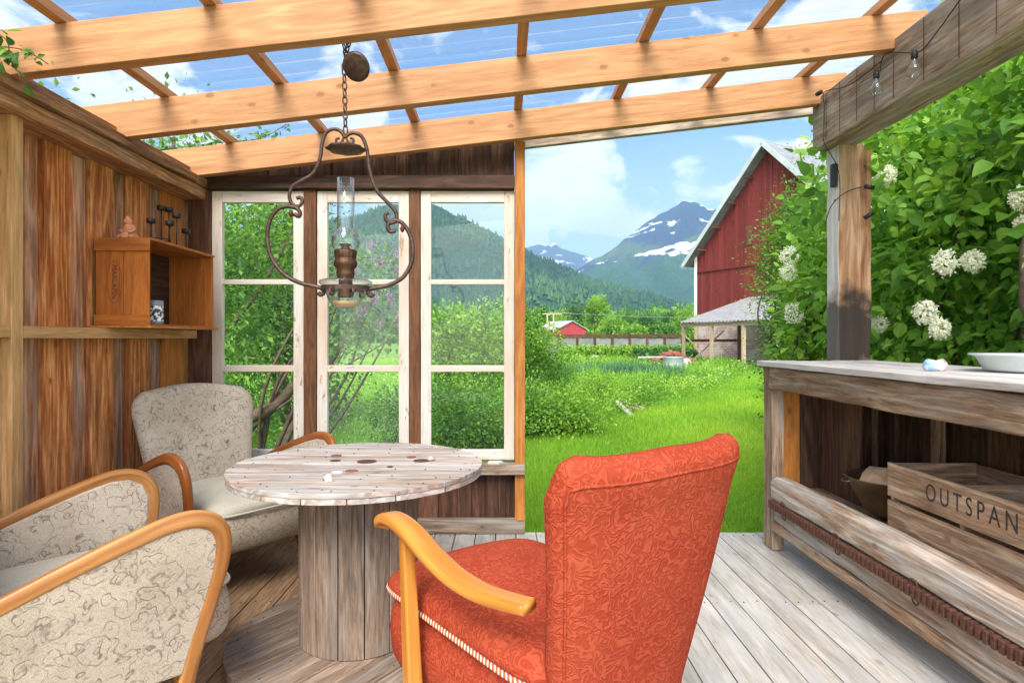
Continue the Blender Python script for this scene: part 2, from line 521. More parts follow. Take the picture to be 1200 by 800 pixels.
M_pane = glassmat('window_glass', .008)
M_pane_dusty = glassmat('dusty_window_glass', .03, spots=.09)
M_roof = glassmat('roof_sheet', .10, (.96, .98, .99), (.9, .93, .96), 3)  # pale film puts the whitish sky reflection into the sheet's colour
M_glass = glassmat('lamp_glass', .03, (.96, .975, .975), (.85, .88, .9), 30, refl=.8, pw=2.0, edge=(.42, .45, .46))

t = NT('rust_iron')
n = t.noise(t.obj(), 90, 5)
M_rust = t.pbr(t.ramp(n, [(.3, (.055, .022, .015)), (.7, (.16, .065, .04))]), .75, n, .5, .002, .3)
t = NT('lamp_iron')
n = t.noise(t.obj(), 60, 5)
M_iron = t.pbr(t.ramp(n, [(.3, (.055, .032, .026)), (.7, (.13, .075, .06))]), .45, n, .3, .001, .6)
M_black = plain('black_iron', (.012, .012, .014), .5)
M_brass = plain('aged_brass', (.11, .055, .03), .45, .6, .4, 50)
M_galv = plain('galvanised', (.50, .54, .56), .45, .5, .3, 8)
M_enamel = plain('grey_enamel', (.60, .68, .66), .25, 0, .12, 12)
M_white = plain('white_trim', (.78, .78, .76), .6, 0, .1, 3)
M_terra = plain('terracotta', (.58, .24, .12), .8, 0, .3, 60, .3)
M_paper = plain('brown_paper', (.55, .36, .22), .9, 0, .25, 30)
M_ink = plain('stencil_ink', (.055, .04, .035), .9, 0, .5, 60)
M_nail = plain('nail_heads', (.03, .022, .02), .7, .2, .3, 60)
M_washer = plain('rusty_washer', (.22, .09, .06), .85, .1, .4, 60)
M_stone = plain('pale_stone', (.42, .40, .37), .9, 0, .4, 4, .5)
M_brass_bowl = plain('tarnished_pan', (.22, .15, .085), .35, .8, .4, 9)

def fabric_floral(name, base, line, scale=9.0, rough=.95, amt=.8):
    """beige upholstery with a woven outline of curling leaves"""
    t = NT(name)
    o = t.obj()
    w = t.n('ShaderNodeTexNoise'); t.set(w, 'Vector', o); w.inputs['Scale'].default_value = scale * .8; w.inputs['Detail'].default_value = 2
    ad = t.n('ShaderNodeVectorMath', operation='MULTIPLY_ADD')
    t.set(ad, 0, w.outputs['Color']); ad.inputs[1].default_value = (1.5 / scale,) * 3; t.set(ad, 2, o)
    def curls(loc, sc, turn, k):
        v = t.n('ShaderNodeTexVoronoi'); t.set(v, 'Vector', t.map(ad.outputs[0], (1, 1, 1), loc)); v.inputs['Scale'].default_value = sc
        loc_ = t.n('ShaderNodeVectorMath', operation='SUBTRACT'); t.set(loc_, 0, t.map(ad.outputs[0], (1, 1, 1), loc)); t.set(loc_, 1, v.outputs['Position'])
        sp = t.n('ShaderNodeSeparateXYZ', {0: loc_.outputs[0]})
        ang = t.math('ARCTAN2', sp.outputs[2], t.math('ADD', sp.outputs[0], sp.outputs[1]))
        ln = t.n('ShaderNodeVectorMath', operation='LENGTH'); t.set(ln, 0, loc_.outputs[0])
        ph = t.math('ADD', t.math('MULTIPLY', ang, turn / 6.2832), t.math('MULTIPLY', ln.outputs['Value'], k))
        fr = t.math('ABSOLUTE', t.math('SUBTRACT', t.math('FRACT', ph), .5))
        lm = t.ramp(fr, [(.045, 1.0), (.105, 0.0)])
        far = t.ramp(t.math('MULTIPLY', ln.outputs['Value'], sc), [(.10, 0.0), (.16, 1.0), (.52, 1.0), (.60, 0.0)])
        return t.math('MULTIPLY', lm, far)
    l1 = curls((0, 0, 0), scale, 1.0, 34 * scale / 12)
    l2 = curls((3.3, 1.7, 5.1), scale * .72, -1.0, 27 * scale / 12)
    n = t.noise(ad.outputs[0], scale * 1.1, 1.0, .5, .8)
    l3 = t.ramp(t.math('ABSOLUTE', t.math('SINE', t.math('MULTIPLY', n, 22))), [(.10, 1.0), (.22, 0.0)])
    lm = t.math('MAXIMUM', t.math('MAXIMUM', l1, t.math('MULTIPLY', l2, .8)), t.math('MULTIPLY', l3, .55))
    brk = t.ramp(t.noise(o, scale * 5, 2), [(.34, .25), (.52, 1.0)])
    lm = t.math('MULTIPLY', lm, brk)
    weave = t.noise(t.map(o, (1, 1, 1)), 420, 2)
    soil = t.noise(o, 4, 6, .65)
    c = t.mix(t.ramp(soil, [(.38, .0), (.70, .75)]), base, tuple(x * y for x, y in zip(base, (.72, .66, .58))))
    c = t.mix(.65, c, t.ramp(weave, [(.35, .55), (.65, 1.2)]), 'MULTIPLY')
    c = t.mix(t.math('MULTIPLY', lm, amt), c, line)
    return t.pbr(c, rough, t.math('ADD', weave, t.math('MULTIPLY', lm, -.4)), .6, .002, spec=.1, Sheen_Weight=.1)
M_floral = fabric_floral('floral_upholstery', (.50, .425, .335), (.13, .10, .085), 16)
M_seatbeige = fabric_floral('plain_seat_cloth', (.52, .48, .40), (.42, .38, .31), 9)
M_floralseat = fabric_floral('floral_upholstery_small', (.44, .365, .28), (.13, .10, .08), 18)

t = NT('red_swirl_upholstery')
o_ = t.obj()
w_ = t.n('ShaderNodeTexNoise'); t.set(w_, 'Vector', o_); w_.inputs['Scale'].default_value = 14; w_.inputs['Detail'].default_value = 1
a_ = t.n('ShaderNodeVectorMath', operation='MULTIPLY_ADD')
t.set(a_, 0, w_.outputs['Color']); a_.inputs[1].default_value = (.06, .06, .06); t.set(a_, 2, o_)
n = t.noise(a_.outputs[0], 33, 1, .5, .9)
s1 = t.math('MULTIPLY_ADD', t.math('SINE', t.math('MULTIPLY', n, 30)), .5, .5)
fz = t.noise(o_, 300, 3)
c = t.mix(t.ramp(s1, [(.35, 0.0), (.95, 1.0)]), (.26, .040, .019), (.37, .072, .035))
c = t.mix(t.ramp(fz, [(.35, .35), (.7, 0.0)]), c, (.28, .018, .008))
c = t.mix(t.ramp(t.noise(o_, 5, 3), [(.4, 0.0), (.8, .3)]), c, (.40, .09, .04))
M_red = t.pbr(c, .9, t.math('ADD', t.math('MULTIPLY', s1, 1.0), t.math('MULTIPLY', fz, .35)), .45, .003, spec=.06)
t = NT('twisted_cord')
g = t.attr('g').outputs['Vector']
sp_ = t.n('ShaderNodeSeparateXYZ', {0: g})
st = t.math('SINE', t.math('ADD', t.math('MULTIPLY', sp_.outputs[0], 420), t.math('MULTIPLY', sp_.outputs[1], 500)))
M_cord = t.pbr(t.ramp(st, [(.3, (.35, .09, .04)), (.6, (.75, .62, .45))]), .9)
def leafmat(name, stops, trans=.35, rough=.5, tr_col=(.9, 1.0, .3)):
    t = NT(name)
    r = t.attr('rnd').outputs['Fac']
    c = t.ramp(r, stops)
    p = t.n('ShaderNodeBsdfPrincipled'); t.set(p, 'Base Color', c); t.set(p, 'Roughness', rough); t.set(p, 'Specular IOR Level', .35)
    tl = t.n('ShaderNodeBsdfTranslucent'); t.set(tl, 'Color', t.mix(1.0, c, (1.35, 1.3, .7), 'MULTIPLY'))
    m = t.n('ShaderNodeMixShader', {0: trans, 1: p.outputs[0], 2: tl.outputs[0]})
    t.t.links.new(m.outputs[0], t.out.inputs[0])
    return t.mat
M_lilac_leaf = leafmat('lilac_leaves', [(0, (.05, .15, .02)), (.4, (.15, .33, .04)), (1, (.36, .56, .09))], .42, .6)
M_leaf = leafmat('bush_leaves', [(0, (.03, .10, .02)), (.5, (.09, .23, .03)), (1, (.25, .42, .06))])
M_leaf_dark = leafmat('dark_leaves', [(0, (.022, .08, .018)), (.6, (.06, .17, .03)), (1, (.14, .29, .05))])
M_leaf_yel = leafmat('young_leaves', [(0, (.07, .19, .02)), (.5, (.20, .38, .04)), (1, (.40, .56, .09))], .42, .6)
M_leaf_blue = leafmat('blue_green_leaves', [(0, (.04, .12, .06)), (1, (.12, .27, .13))])
M_grass = leafmat('grass_blades', [(0, (.11, .25, .02)), (.5, (.23, .42, .03)), (.9, (.38, .54, .05)), (1, (.56, .56, .10))], .4)
M_meadow = leafmat('meadow_blades', [(0, (.09, .24, .025)), (.5, (.22, .44, .045)), (.93, (.38, .56, .08)), (1, (.58, .60, .35))], .4)
M_purple = leafmat('lilac_flowers', [(0, (.20, .06, .26)), (1, (.50, .26, .50))], .3)
M_whitefl = leafmat('white_flowers', [(0, (.74, .75, .66)), (1, (.90, .90, .88))], .3)
M_bark = plain('bark', (.13, .085, .055), .9, 0, .5, 25, .6)
# ============================================================ deck and shelter
def deck():
    m = MB(); x = -2.35; k = 0
    while x < 3.0:
        w = .128
        brown = x < -.75
        y = 3.945; first = True
        while y > -.6:
            L = random.uniform(1.1, 3.2) if not first else random.uniform(.5, 3.0)
            y0 = max(-.6, y - L)
            m.box(x, x + w - .006, y0 + .002, y - .002, -.028, random.uniform(-.0012, .0012), 'y', mi=1 if brown else 0)
            y = y0; first = False
        x += w; k += 1
    x = -2.35
    while x < 3.0:                                # nail heads over the joists
        for yy in (3.88, 2.9, 1.9, .9):
            for dx in (.028, .094):
                cx, cy = x + dx + random.uniform(-.006, .006), yy + random.uniform(-.012, .012)
                if random.random() < .85 and abs(cx) < 2.6:
                    m.prism([(cx + .0042 * math.cos(q), cy + .0042 * math.sin(q)) for q in np.linspace(0, 2 * math.pi, 6, endpoint=False)], -.003, .0022, mi=2)
        x += .128
    # joists under the boards
    for yy in (3.88, 2.9, 1.9, .9):
        m.box(-2.35, 3.0, yy - .02, yy + .02, -.17, -.032, 'x', mi=0)
    return m
d = deck().build('deck', [W['deck'], W['deckbrown'], M_nail], bevel=.003)
tag(d, kind='structure')

GZ = -.28
# ---- roof of rafters, battens and clear sheet
SL = .115
def raf_z(x): return 2.246 + SL * (x + 1.88)      # underside
roof = thing('patio_roof', 'open timber patio roof of fresh pine rafters under clear corrugated sheet', 'roof', (0, 0, 0))
RY = [1.62, 2.34, 3.06, 3.78]
for y in RY:
    m = MB()
    x0, x1 = -2.12, 2.12
    m.beam((x0, y + .03, raf_z(x0) + .0875), (x1, y + .03, raf_z(x1) + .0875), .06, .175, seg=14, jit=.0015)
    m.build('rafter', W['rafter'], roof, bevel=.003)
m = MB()
m.beam((-2.12, 4.13, raf_z(-2.12) + .11), (2.2, 4.13, raf_z(2.2) + .11), .05, .14)
m.build('fascia_board', W['greybeam'], roof, bevel=.003)
for x in (-2.29 + .0, -1.69, -1.12, -.55, .09, .70, 1.27, 1.86):
    if x < -2.1: continue
    m = MB()
    z = raf_z(x) + .177 + .02
    m.beam((x, 1.0, z), (x, 4.2, z), .05, .04)
    m.build('batten', W['rafter'], roof, bevel=.002)
# corrugated clear sheet, ridges run down the slope
vs = []; fs = []
ys = np.sort(np.concatenate([np.arange(.95, 4.26, .125) + d_ for d_ in (0, .012, .024, .036)])); xs = np.linspace(-2.2, 2.25, 6)
for y in ys:
    ph = ((y - .95 + 1e-6) % .125)
    h = .010 if .006 < ph < .030 else 0
    for x in xs:
        vs.append((x, y, raf_z(x) + .177 + .044 + h))
ny, nx = len(ys), len(xs)
for i in range(ny - 1):
    for j in range(nx - 1):
        fs.append((i * nx + j, i * nx + j + 1, (i + 1) * nx + j + 1, (i + 1) * nx + j))
npmesh('roof_sheet', np.array(vs), np.array(fs), M_roof, parent=roof)
# header beam and its post
m = MB()
m.beam((2.05, .9, 2.578), (2.05, 3.88, 2.578), .20, .315, seg=24, jit=.007, mi=0)
hb = m.build('header_beam', W['greybeam'], roof, bevel=.006, label='thick weathered grey header beam with saw cuts')
# old saw kerfs and nails across the inner face
m = MB()
for yy in (1.9, 2.42, 2.62, 2.84, 3.06, 3.22, 3.38, 3.55, 3.70):
    m.box(1.9415, 1.9445, yy, yy + .002, 2.428 + .01, 2.725, 'z')
m.build('saw_kerf', W['dark'], hb)
m = MB()
m.box(2.035, 2.235, 3.73, 3.87, -.03, 2.42, 'z', seg=20, jit=.010)
pst = m.build('post', W['greybeam'], roof, bevel=.006, label='rough brown post with a charred patch near its foot')
# post gets its own material: brown, charred in the lower part
t = NT('charred_post')
g = t.attr('g').outputs['Vector']
n1 = t.noise(t.map(g, (1.2, 14, 14)), 1, 6, .65, .8)
c = t.ramp(n1, [(.28, (.08, .032, .014)), (.47, (.31, .15, .075)), (.72, (.60, .43, .30))])
sx = t.n('ShaderNodeSeparateXYZ', {0: t.obj()})
zz = t.math('ADD', sx.outputs[2], t.math('MULTIPLY', t.noise(t.obj(), 7, 4), .5))
char = t.ramp(t.math('MULTIPLY', zz, .5), [(.58, 0.0), (.64, .6), (.68, 1.0), (.83, 1.0), (.91, 0.0)])
c = t.mix(t.math('MULTIPLY', char, .95), c, (.012, .009, .008))
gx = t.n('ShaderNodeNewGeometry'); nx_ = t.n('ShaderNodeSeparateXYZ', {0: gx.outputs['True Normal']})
side = t.math('LESS_THAN', nx_.outputs[0], -.6)  # left face coloured paler, standing in for light from the left
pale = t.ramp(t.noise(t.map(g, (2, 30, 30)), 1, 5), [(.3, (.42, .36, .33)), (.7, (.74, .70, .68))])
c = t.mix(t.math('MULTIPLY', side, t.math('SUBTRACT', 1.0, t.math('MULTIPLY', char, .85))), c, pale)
M_charred = t.pbr(c, .8, n1, .9, .006)
pst.data.materials[0] = M_charred

# ---- plank wall on the left
WX = -2.05
pw = thing('plank_wall', 'warm brown wall of upright weathered pine planks on the left of the patio', 'wall', (0, 0, 0))
wide = [y - .315 * k for k in range(8, 0, -1) for y in (2.744,)] + [2.744, 3.056, 3.37, 3.718]
for i, y in enumerate(wide):
    w = .18 if y != 3.718 else .34
    m = MB(); m.box(WX - .03, WX + .0, y, y + w, -.02, 2.26, 'z', seg=12, jit=.0025)
    m.build('wide_plank', W['wall'] if y < 3.7 else W['orange'], pw, bevel=.003)
    y2 = (wide[i + 1] if i + 1 < len(wide) else 4.1)
    if y2 - (y + w) > .02:
        m = MB(); m.box(WX - .055, WX - .031, y + w - .03, y2 + .03, -.02, 2.26, 'z', seg=10, jit=.002)
        m.build('narrow_plank', W['wall_grey'], pw, bevel=.003)
m = MB(); m.box(-2.2, -1.905, -.3 + .6, 4.06, 2.13, 2.20, 'y', seg=30, jit=.006)
m.box(-2.2, -1.88, .3, 4.0, 2.203, 2.252, 'y', seg=30, jit=.004)
m.build('wall_plate', W['plate'], pw, bevel=.006)
m = MB(); m.box(-2.16, -1.93, .3, 4.0, 2.256, 2.30, 'y', seg=20, jit=.006)
m.build('wall_plate_cap', W['plate'], pw, bevel=.004, label='lighter cap board over the wall plate')
for y in (.9, 2.43):
    m = MB(); m.box(WX + .002, -1.945, y, y + .06, 0, 2.13, 'z')
    m.build('stud', W['stud'], pw, bevel=.003)
# shelf: front batten + board
m = MB(); m.box(-1.985, -1.945, 2.492, 3.90, 1.243, 1.292, 'y'); m.build('shelf_rail', W['stud'], pw, bevel=.002)
m = MB(); m.box(WX + .004, -1.948, .962, 2.428, 1.245, 1.296, 'y'); m.build('shelf_rail', W['stud'], pw, bevel=.002)
m = MB(); m.box(WX + .004, -1.735, 3.02, 3.74, 1.294, 1.306, 'y'); m.box(WX + .004, -1.95, 2.495, 3.018, 1.280, 1.294, 'y')
m.build('shelf_board', W['orange'], pw, bevel=.002)

# ---- window wall
ww = thing('window_wall', 'dark brown end wall holding three old white windows', 'wall', (0, 0, 0))
m = MB(); m.box(-2.0, .07, 3.895, 3.985, 2.195, 2.277, 'x', seg=20, jit=.002); m.build('window_header', W['dark'], ww, bevel=.004)
m = MB(); m.box(.073, .137, 3.90, 4.02, .04, raf_z(.1) + .02, 'z', seg=12, jit=.001); m.build('corner_trim', W['orange'], ww, bevel=.003)
m = MB(); m.box(-2.02, -1.872, 3.93, 3.985, 0, 2.194, 'z', seg=8, jit=.003); m.build('corner_board', W['dark'], ww, bevel=.003)
for x0, x1 in ((-1.276, -1.198), (-.601, -.534)):
    m = MB(); m.box(x0, x1, 3.925, 3.995, .45, 2.193, 'z'); m.build('mullion_post', W['post'], ww, bevel=.003)
x = -2.05; k = 0
while x < .05:                                   # short boards above the header
    w = .12 if k % 2 == 0 else .085
    x1 = min(x + w, .070)
    o = 0.0 if k % 2 == 0 else .018
    m = MB(); xm = (x + x1) / 2
    m.box(x + .001 - o * .8, x1 - .001 + o * .8, 3.955 + o, 3.9735 + o, 2.27, raf_z(xm) + .165, 'z'); m.build('upper_board', W['dark'], ww, bevel=.002)
    x = x1; k += 1
x = -2.05; k = 0
while x < .05:                                   # boards under the sill
    w = .125 if k % 2 == 0 else .09
    x1 = min(x + w, .070)
    o = 0.0 if k % 2 == 0 else .02
    m = MB()
    m.box(x + .001 - o * .8, x1 - .001 + o * .8, 3.955 + o, 3.9735 + o, -.05, .43, 'z'); m.build('lower_board', W['dark'], ww, bevel=.002)
    x = x1; k += 1
m = MB(); m.box(-1.99, .135, 3.86, 3.995, .385, .45, 'x', seg=16, jit=.002); m.build('sill_rail', W['greybeam'], ww, bevel=.004)
m = MB(); m.box(-1.99, .135, 3.90, 3.95, .005, .095, 'x', seg=16, jit=.002); m.build('bottom_rail', W['greybeam'], ww, bevel=.004)

def window(x0, x1, glassmat_):
    Y0, Y1 = 3.935, 3.975; st = .066
    w = MB()
    z0, z1 = .468, 2.186
    w.box(x0, x0 + st, Y0, Y1, z0, z1, 'z', seg=14, jit=.0015)
    w.box(x1 - st, x1, Y0, Y1, z0, z1, 'z', seg=14, jit=.0015)
    w.box(x0 + st, x1 - st, Y0 + .002, Y1 - .002, z1 - .072, z1, 'x', seg=8, jit=.0015)
    w.box(x0 + st, x1 - st, Y0 + .002, Y1 - .002, z0, z0 + .062, 'x', seg=8, jit=.0015)
    f = w.build('window', M_paint, ww, bevel=.003)
    zs = [z0 + .062, 1.05, 1.605, z1 - .072]
    for zc, hh in ((1.05, .021), (1.605, .016)):
        b = MB(); b.box(x0 + st - .002, x1 - st + .002, Y0 + .004, Y1 - .006, zc - hh, zc + hh, 'x', seg=6, jit=.001)
        b.build('glazing_bar', M_paint, f, bevel=.003)
    edges = [(z0 + .062, 1.05 - .021), (1.05 + .021, 1.605 - .016), (1.605 + .016, z1 - .072)]
    for a, b_ in edges:
        p = MB(); p.box(x0 + st, x1 - st, Y0 + .022, Y0 + .025, a, b_, 'x'); p.build('pane', glassmat_, f)
window(-1.868, -1.280, M_pane)
window(-1.194, -.605, M_pane_dusty)
window(-.530, .070, M_pane)
m = MB(); m.prism([(-.10, 3.88), (-.03, 3.87), (.0, 3.90), (-.02, 3.935), (-.09, 3.93)], .451, .462)
o = m.build('loose_paint_flake', M_paint); tag(o, 'small flake of old white paint lying on the sill beside the orange trim', 'paint flake')

# ============================================================ shelf things
bx = thing('wooden_box', 'orange stained wooden box standing on end on the wall shelf', 'box', (-2.02, 3.04, 1.307))
H = .43
m = MB(); m.box(.0, .135, .004, .014, .0, H, 'z'); m.box(.137, .265, .004, .014, .0, H, 'z')
m.box(-.004, .272, -.006, .003, H - .062, H + .004, 'x'); m.box(-.004, .272, -.006, .003, .0, .052, 'x')
fp = m.build('front_panel', W['box'], bx, bevel=.002)
m = MB(); m.box(-.004, .275, .015, .675, H - .008, H + .006, 'y'); m.build('top_board', W['box'], bx, bevel=.002)
m = MB(); m.box(.0, .265, .015, .66, .0, .008, 'y'); m.build('bottom_board', W['box'], bx, bevel=.002)
m = MB(); m.box(.0, .135, .662, .672, .0, H - .010, 'z'); m.box(.137, .268, .662, .672, .0, H - .010, 'z'); m.build('end_panel', W['box'], bx, bevel=.002)
m = MB(); m.box(.0, .008, .015, .66, .009, H - .010, 'y'); m.build('back_panel', W['inner'], bx, bevel=.002)
def text_mesh(body, size, mat, M, parent=None, name='lettering', xs=1.0, depth=.0008, spacing=1.0):
    cu = bpy.data.curves.new(name, 'FONT'); cu.body = body; cu.size = size; cu.align_x = 'CENTER'; cu.align_y = 'CENTER'
    cu.extrude = depth; cu.space_character = spacing
    tmp = bpy.data.objects.new('tmp', cu); col.objects.link(tmp)
    dg = bpy.context.evaluated_depsgraph_get(); dg.update()
    me = bpy.data.meshes.new_from_object(tmp.evaluated_get(dg)); bpy.data.objects.remove(tmp); bpy.data.curves.remove(cu)
    me.transform(Matrix.Diagonal((xs, 1, 1, 1))); me.transform(M)
    me.materials.clear(); me.materials.append(mat)
    o = bpy.data.objects.new(name, me); col.objects.link(o)
    if parent: o.parent = parent
    return o
M_stamp = plain('faded_stamp', (.16, .055, .018), .9, 0, .5, 40)
# facing -Y, reading downward
Mx = Matrix.Translation((.092, .0035, .215)) @ Matrix.Rotation(R(90), 4, 'X') @ Matrix.Rotation(R(-90), 4, 'Z')
text_mesh('MARLAPIN', .036, M_stamp, Mx, fp)
m = MB()
m.tube([(.092 + .036 * math.cos(a), .0035, .215 + .105 * math.sin(a)) for a in np.linspace(0, 2 * math.pi, 48, endpoint=False)], .0010, 5, closed=True)
m.build('stamp_ring', M_stamp, fp)

mug = thing('mug', 'grey enamel mug with a black and white pattern inside the box opening', 'mug', (-1.785, 3.15, 1.315))
t = NT('mug_print')
oz = t.n('ShaderNodeSeparateXYZ', {0: t.obj()}); zf = t.math('MULTIPLY', oz.outputs[2], 10)
pn = t.noise(t.obj(), 55, 3, .6)
pat = t.ramp(pn, [(.49, 0.0), (.51, 1.0)])
band = t.ramp(zf, [(.14, 0.0), (.16, 1.0), (.92, 1.0), (.94, 0.0)])
pc = t.mix(pat, (.02, .02, .025), (.75, .75, .76))
M_mug = t.pbr(t.mix(band, (.20, .21, .25), pc), .3)
m = MB(); rr = .038
m.lathe([(0, .0), (rr * .92, .0), (rr, .006), (rr, .118), (rr - .0015, .121), (rr - .004, .118), (rr - .004, .008), (0, .008)], n=32)
m.build('cup', M_mug, mug)
m = MB(); m.tube(spline([(.0, .036, .10), (.0, .062, .095), (.0, .068, .06), (.0, .055, .03), (.0, .036, .025)], 5), .0045, 8)
m.build('handle', M_black, mug)

fg = thing('clay_figurine', 'small terracotta figurine sitting on top of the wooden box', 'figurine', (-1.90, 3.12, 1.743))
m = MB()
wob = lambda a, z: .12 * math.sin(2 * a) + .08 * math.sin(3 * a + z * 90)
m.lathe([(0, 0), (.036, 0), (.040, .008), (.037, .022), (.028, .034), (.026, .046), (.029, .058), (.022, .072), (.014, .078)], n=24, wob=wob)
m.build('body', M_terra, fg)
m = MB()
m.lathe([(.012, .072), (.020, .080), (.022, .092), (.016, .104), (.012, .106), (.013, .112), (.006, .118), (0, .119)], c=(-.006, -.004, 0), n=20, wob=lambda a, z: .1 * math.sin(3 * a))
m.build('head', M_terra, fg)
m = MB()
for s_ in (-1, 1):
    m.tube(spline([(s_ * .022, -.004, .060), (s_ * .034, -.016, .044), (s_ * .014, -.034, .034)], 4), .0075, 8)
    m.tube(spline([(s_ * .02, -.01, .016), (s_ * .034, -.034, .012), (s_ * .026, -.048, .006)], 4), .009, 8)
m.build('limbs', M_terra, fg)

ch = thing('candle_holder', 'black iron holder with six small candle cups on top of the wooden box', 'candle holder', (-1.90, 3.38, 1.744))
m = MB()
cups = [(177, 259, 3.28), (189, 244, 3.40), (198, 246, 3.44), (207, 253, 3.36), (199, 262, 3.34), (218, 271, 3.46)]
loc = []
for px, py, Y in cups:
    p = at(px, py, Y) - Vector((-1.90, 3.38, 1.744)); loc.append(p)
for p in loc:
    m.tube([(p.x, p.y, .004), (p.x, p.y, p.z - .01)], .0032, 6)
rc = Vector((-.02, .02, .0))
for zr in (.045,):
    m.tube([(rc.x + .075 * math.cos(a), rc.y + .06 * math.sin(a), zr) for a in np.linspace(0, 2 * math.pi, 24, endpoint=False)], .003, 6, closed=True)
m.tube([(rc.x + .075 * math.cos(a), rc.y + .06 * math.sin(a), .004) for a in np.linspace(0, 2 * math.pi, 24, endpoint=False)], .004, 6, closed=True)
m.build('frame', M_black, ch)
for p in loc:
    c_ = MB(); c_.lathe([(0, -.012), (.020, -.012), (.0225, -.004), (.0235, .012), (.021, .012), (.019, -.002), (0, -.002)], c=p, n=20)
    c_.build('candle_cup', M_black, ch)

# ============================================================ hanging lamp
LY = 2.42
lamp = thing('oil_lamp', 'hanging wrought iron oil lamp with clear glass chimney over the spool table', 'lamp', (at(404, 360, LY)))
LO = Vector(lamp.location)
def lp(u, v, dy=0.0):
    """point of the lamp read off the enlarged photograph (2.4x, origin 300,40)"""
    p = at(300 + u / 2.4, 40 + v / 2.4, LY) - LO
    p.y += dy
    return p
m = MB()
right = [(250, 292), (262, 281), (280, 279), (300, 292), (313, 330), (320, 385), (340, 440), (375, 478), (394, 503), (394, 525), (378, 531), (366, 522), (364, 508), (374, 502)]
left = [(250, 292), (240, 275), (220, 267), (198, 277), (186, 305), (180, 350), (160, 392), (128, 412), (102, 430), (94, 456), (102, 478), (120, 484), (130, 472), (125, 460), (114, 462)]
m.tube(spline([lp(*q) for q in right], 5), .0075, 8)
m.tube(spline([lp(*q) for q in left], 5), .0075, 8)
right2 = [(392, 552), (380, 556), (371, 546), (374, 532), (390, 524), (412, 532), (432, 562), (441, 600), (436, 645), (412, 685), (372, 706), (335, 714), (318, 718), (316, 730), (325, 736), (330, 729)]
left2 = [(108, 506), (120, 513), (124, 503), (114, 490), (90, 485), (62, 492), (40, 522), (32, 570), (42, 625), (76, 672), (120, 698), (165, 709), (186, 716), (190, 728), (181, 733), (176, 726)]
m.tube(spline([lp(*q) for q in right2], 5), .0085, 8)
m.tube(spline([lp(*q) for q in left2], 5), .0085, 8)
for sgn in (-1, 1):     # little scrolls at the crown
    m.tube(spline([lp(250 + sgn * 3, 290), lp(250 + sgn * 10, 305), lp(250 + sgn * 22, 308), lp(250 + sgn * 24, 296), lp(250 + sgn * 15, 293)], 4), .005, 6)
m.build('hanger_frame', M_iron, lamp)
m = MB()   # crown plate
pc_ = lp(253, 322)
m.lathe([(0, .012), (.05, .010), (.072, .002), (.076, -.004), (.058, -.012), (.03, -.020), (0, -.022)], c=pc_, n=24, wob=lambda a, z: .07 * math.sin(8 * a))
m.build('crown_plate', M_iron, lamp)
def chain(p0, p1, n, r=.0028, w=.011, parent=lamp):
    c_ = MB()
    p0 = Vector(p0); p1 = Vector(p1); d = (p1 - p0) / n; L = d.length * .62
    z = d.normalized(); a = z.cross(Vector((0, 1, 0))).normalized(); b = z.cross(a)
    for k in range(n):
        c0 = p0 + d * (k + .5); s_ = a if k % 2 == 0 else (b * .8 + a * .35).normalized()
        pts = []
        for j in range(14):
            th = 2 * math.pi * j / 14
            pts.append(c0 + z * (L * math.sin(th)) + s_ * (w * .5 * math.cos(th)))
        c_.tube(pts, r, 6, closed=True)
    return c_
c_ = chain(lp(252, 280), lp(248, 95), 9, .0032, .016); c_.build('chain', M_iron, lamp)
c_ = chain(lp(246, 98), lp(262, 20), 5, .003, .015); c2 = chain(lp(262, 95), lp(246, 28), 4, .003, .015)
c_.v += []; c_.build('chain', M_iron, lamp); c2.build('chain', M_iron, lamp)
m = MB(); top = lp(256, 22); m.tube(spline([top + Vector((0, 0, -.01)), top + Vector((.012, 0, .0)), top + Vector((.006, 0, .018)), top + Vector((0, 0, .05))], 4), .0035, 6)
m.build('ceiling_hook', M_iron, lamp)
m = MB()
Mt = Matrix.Rotation(R(-58), 4, 'X') @ Matrix.Rotation(R(12), 4, 'Y')
m.lathe([(0, .013), (.03, .010), (.052, .002), (.056, -.004), (.045, -.009), (0, -.012)], c=lp(288, 101, -.03), n=32, M=Mt)
m.build('smoke_bell', M_iron, lamp)
m = MB()   # ring that carries the reservoir
rb = lp(252, 715)
ring_pts = [rb + Vector((.092 * math.cos(a), .092 * math.sin(a), 0)) for a in np.linspace(0, 2 * math.pi, 40, endpoint=False)]
m.sweep(ring_pts, [(-.003, -.008), (.003, -.008), (.003, .008), (-.003, .008)], up=(0, 0, 1), closed=True, smooth=False)
for a in (-60, -110, 60, 120):
    q = rb + Vector((.092 * math.cos(R(a)), .092 * math.sin(R(a)), 0))
    dd = Vector((math.cos(R(a)), math.sin(R(a)), 0))
    m.tube(spline([q, q + dd * .012 + Vector((0, 0, -.02)), q + Vector((0, 0, -.032)), q - dd * .014 + Vector((0, 0, -.022)), q - dd * .006 + Vector((0, 0, -.012))], 4), .0045, 6)
m.build('carrier_ring', M_iron, lamp)
m = MB()
hz = lambda v: (lp(250, v) - rb).z
m.lathe([(.022, hz(688)), (.085, hz(690)), (.100, hz(694)), (.103, hz(699)), (.098, hz(704)), (.078, hz(711)), (.076, hz(725)), (.070, hz(742)), (.052, hz(762)), (.030, hz(770)), (0, hz(771))], c=rb, n=40)
m.build('reservoir', M_glass, lamp)
m = MB(); m.lathe([(0, hz(752)), (.056, hz(752)), (.048, hz(761)), (.028, hz(768)), (0, hz(768.5))], c=rb, n=32)
m.build('lamp_oil', plain('lamp_oil', (.72, .45, .20), .1, 0, .05), lamp)
m = MB()
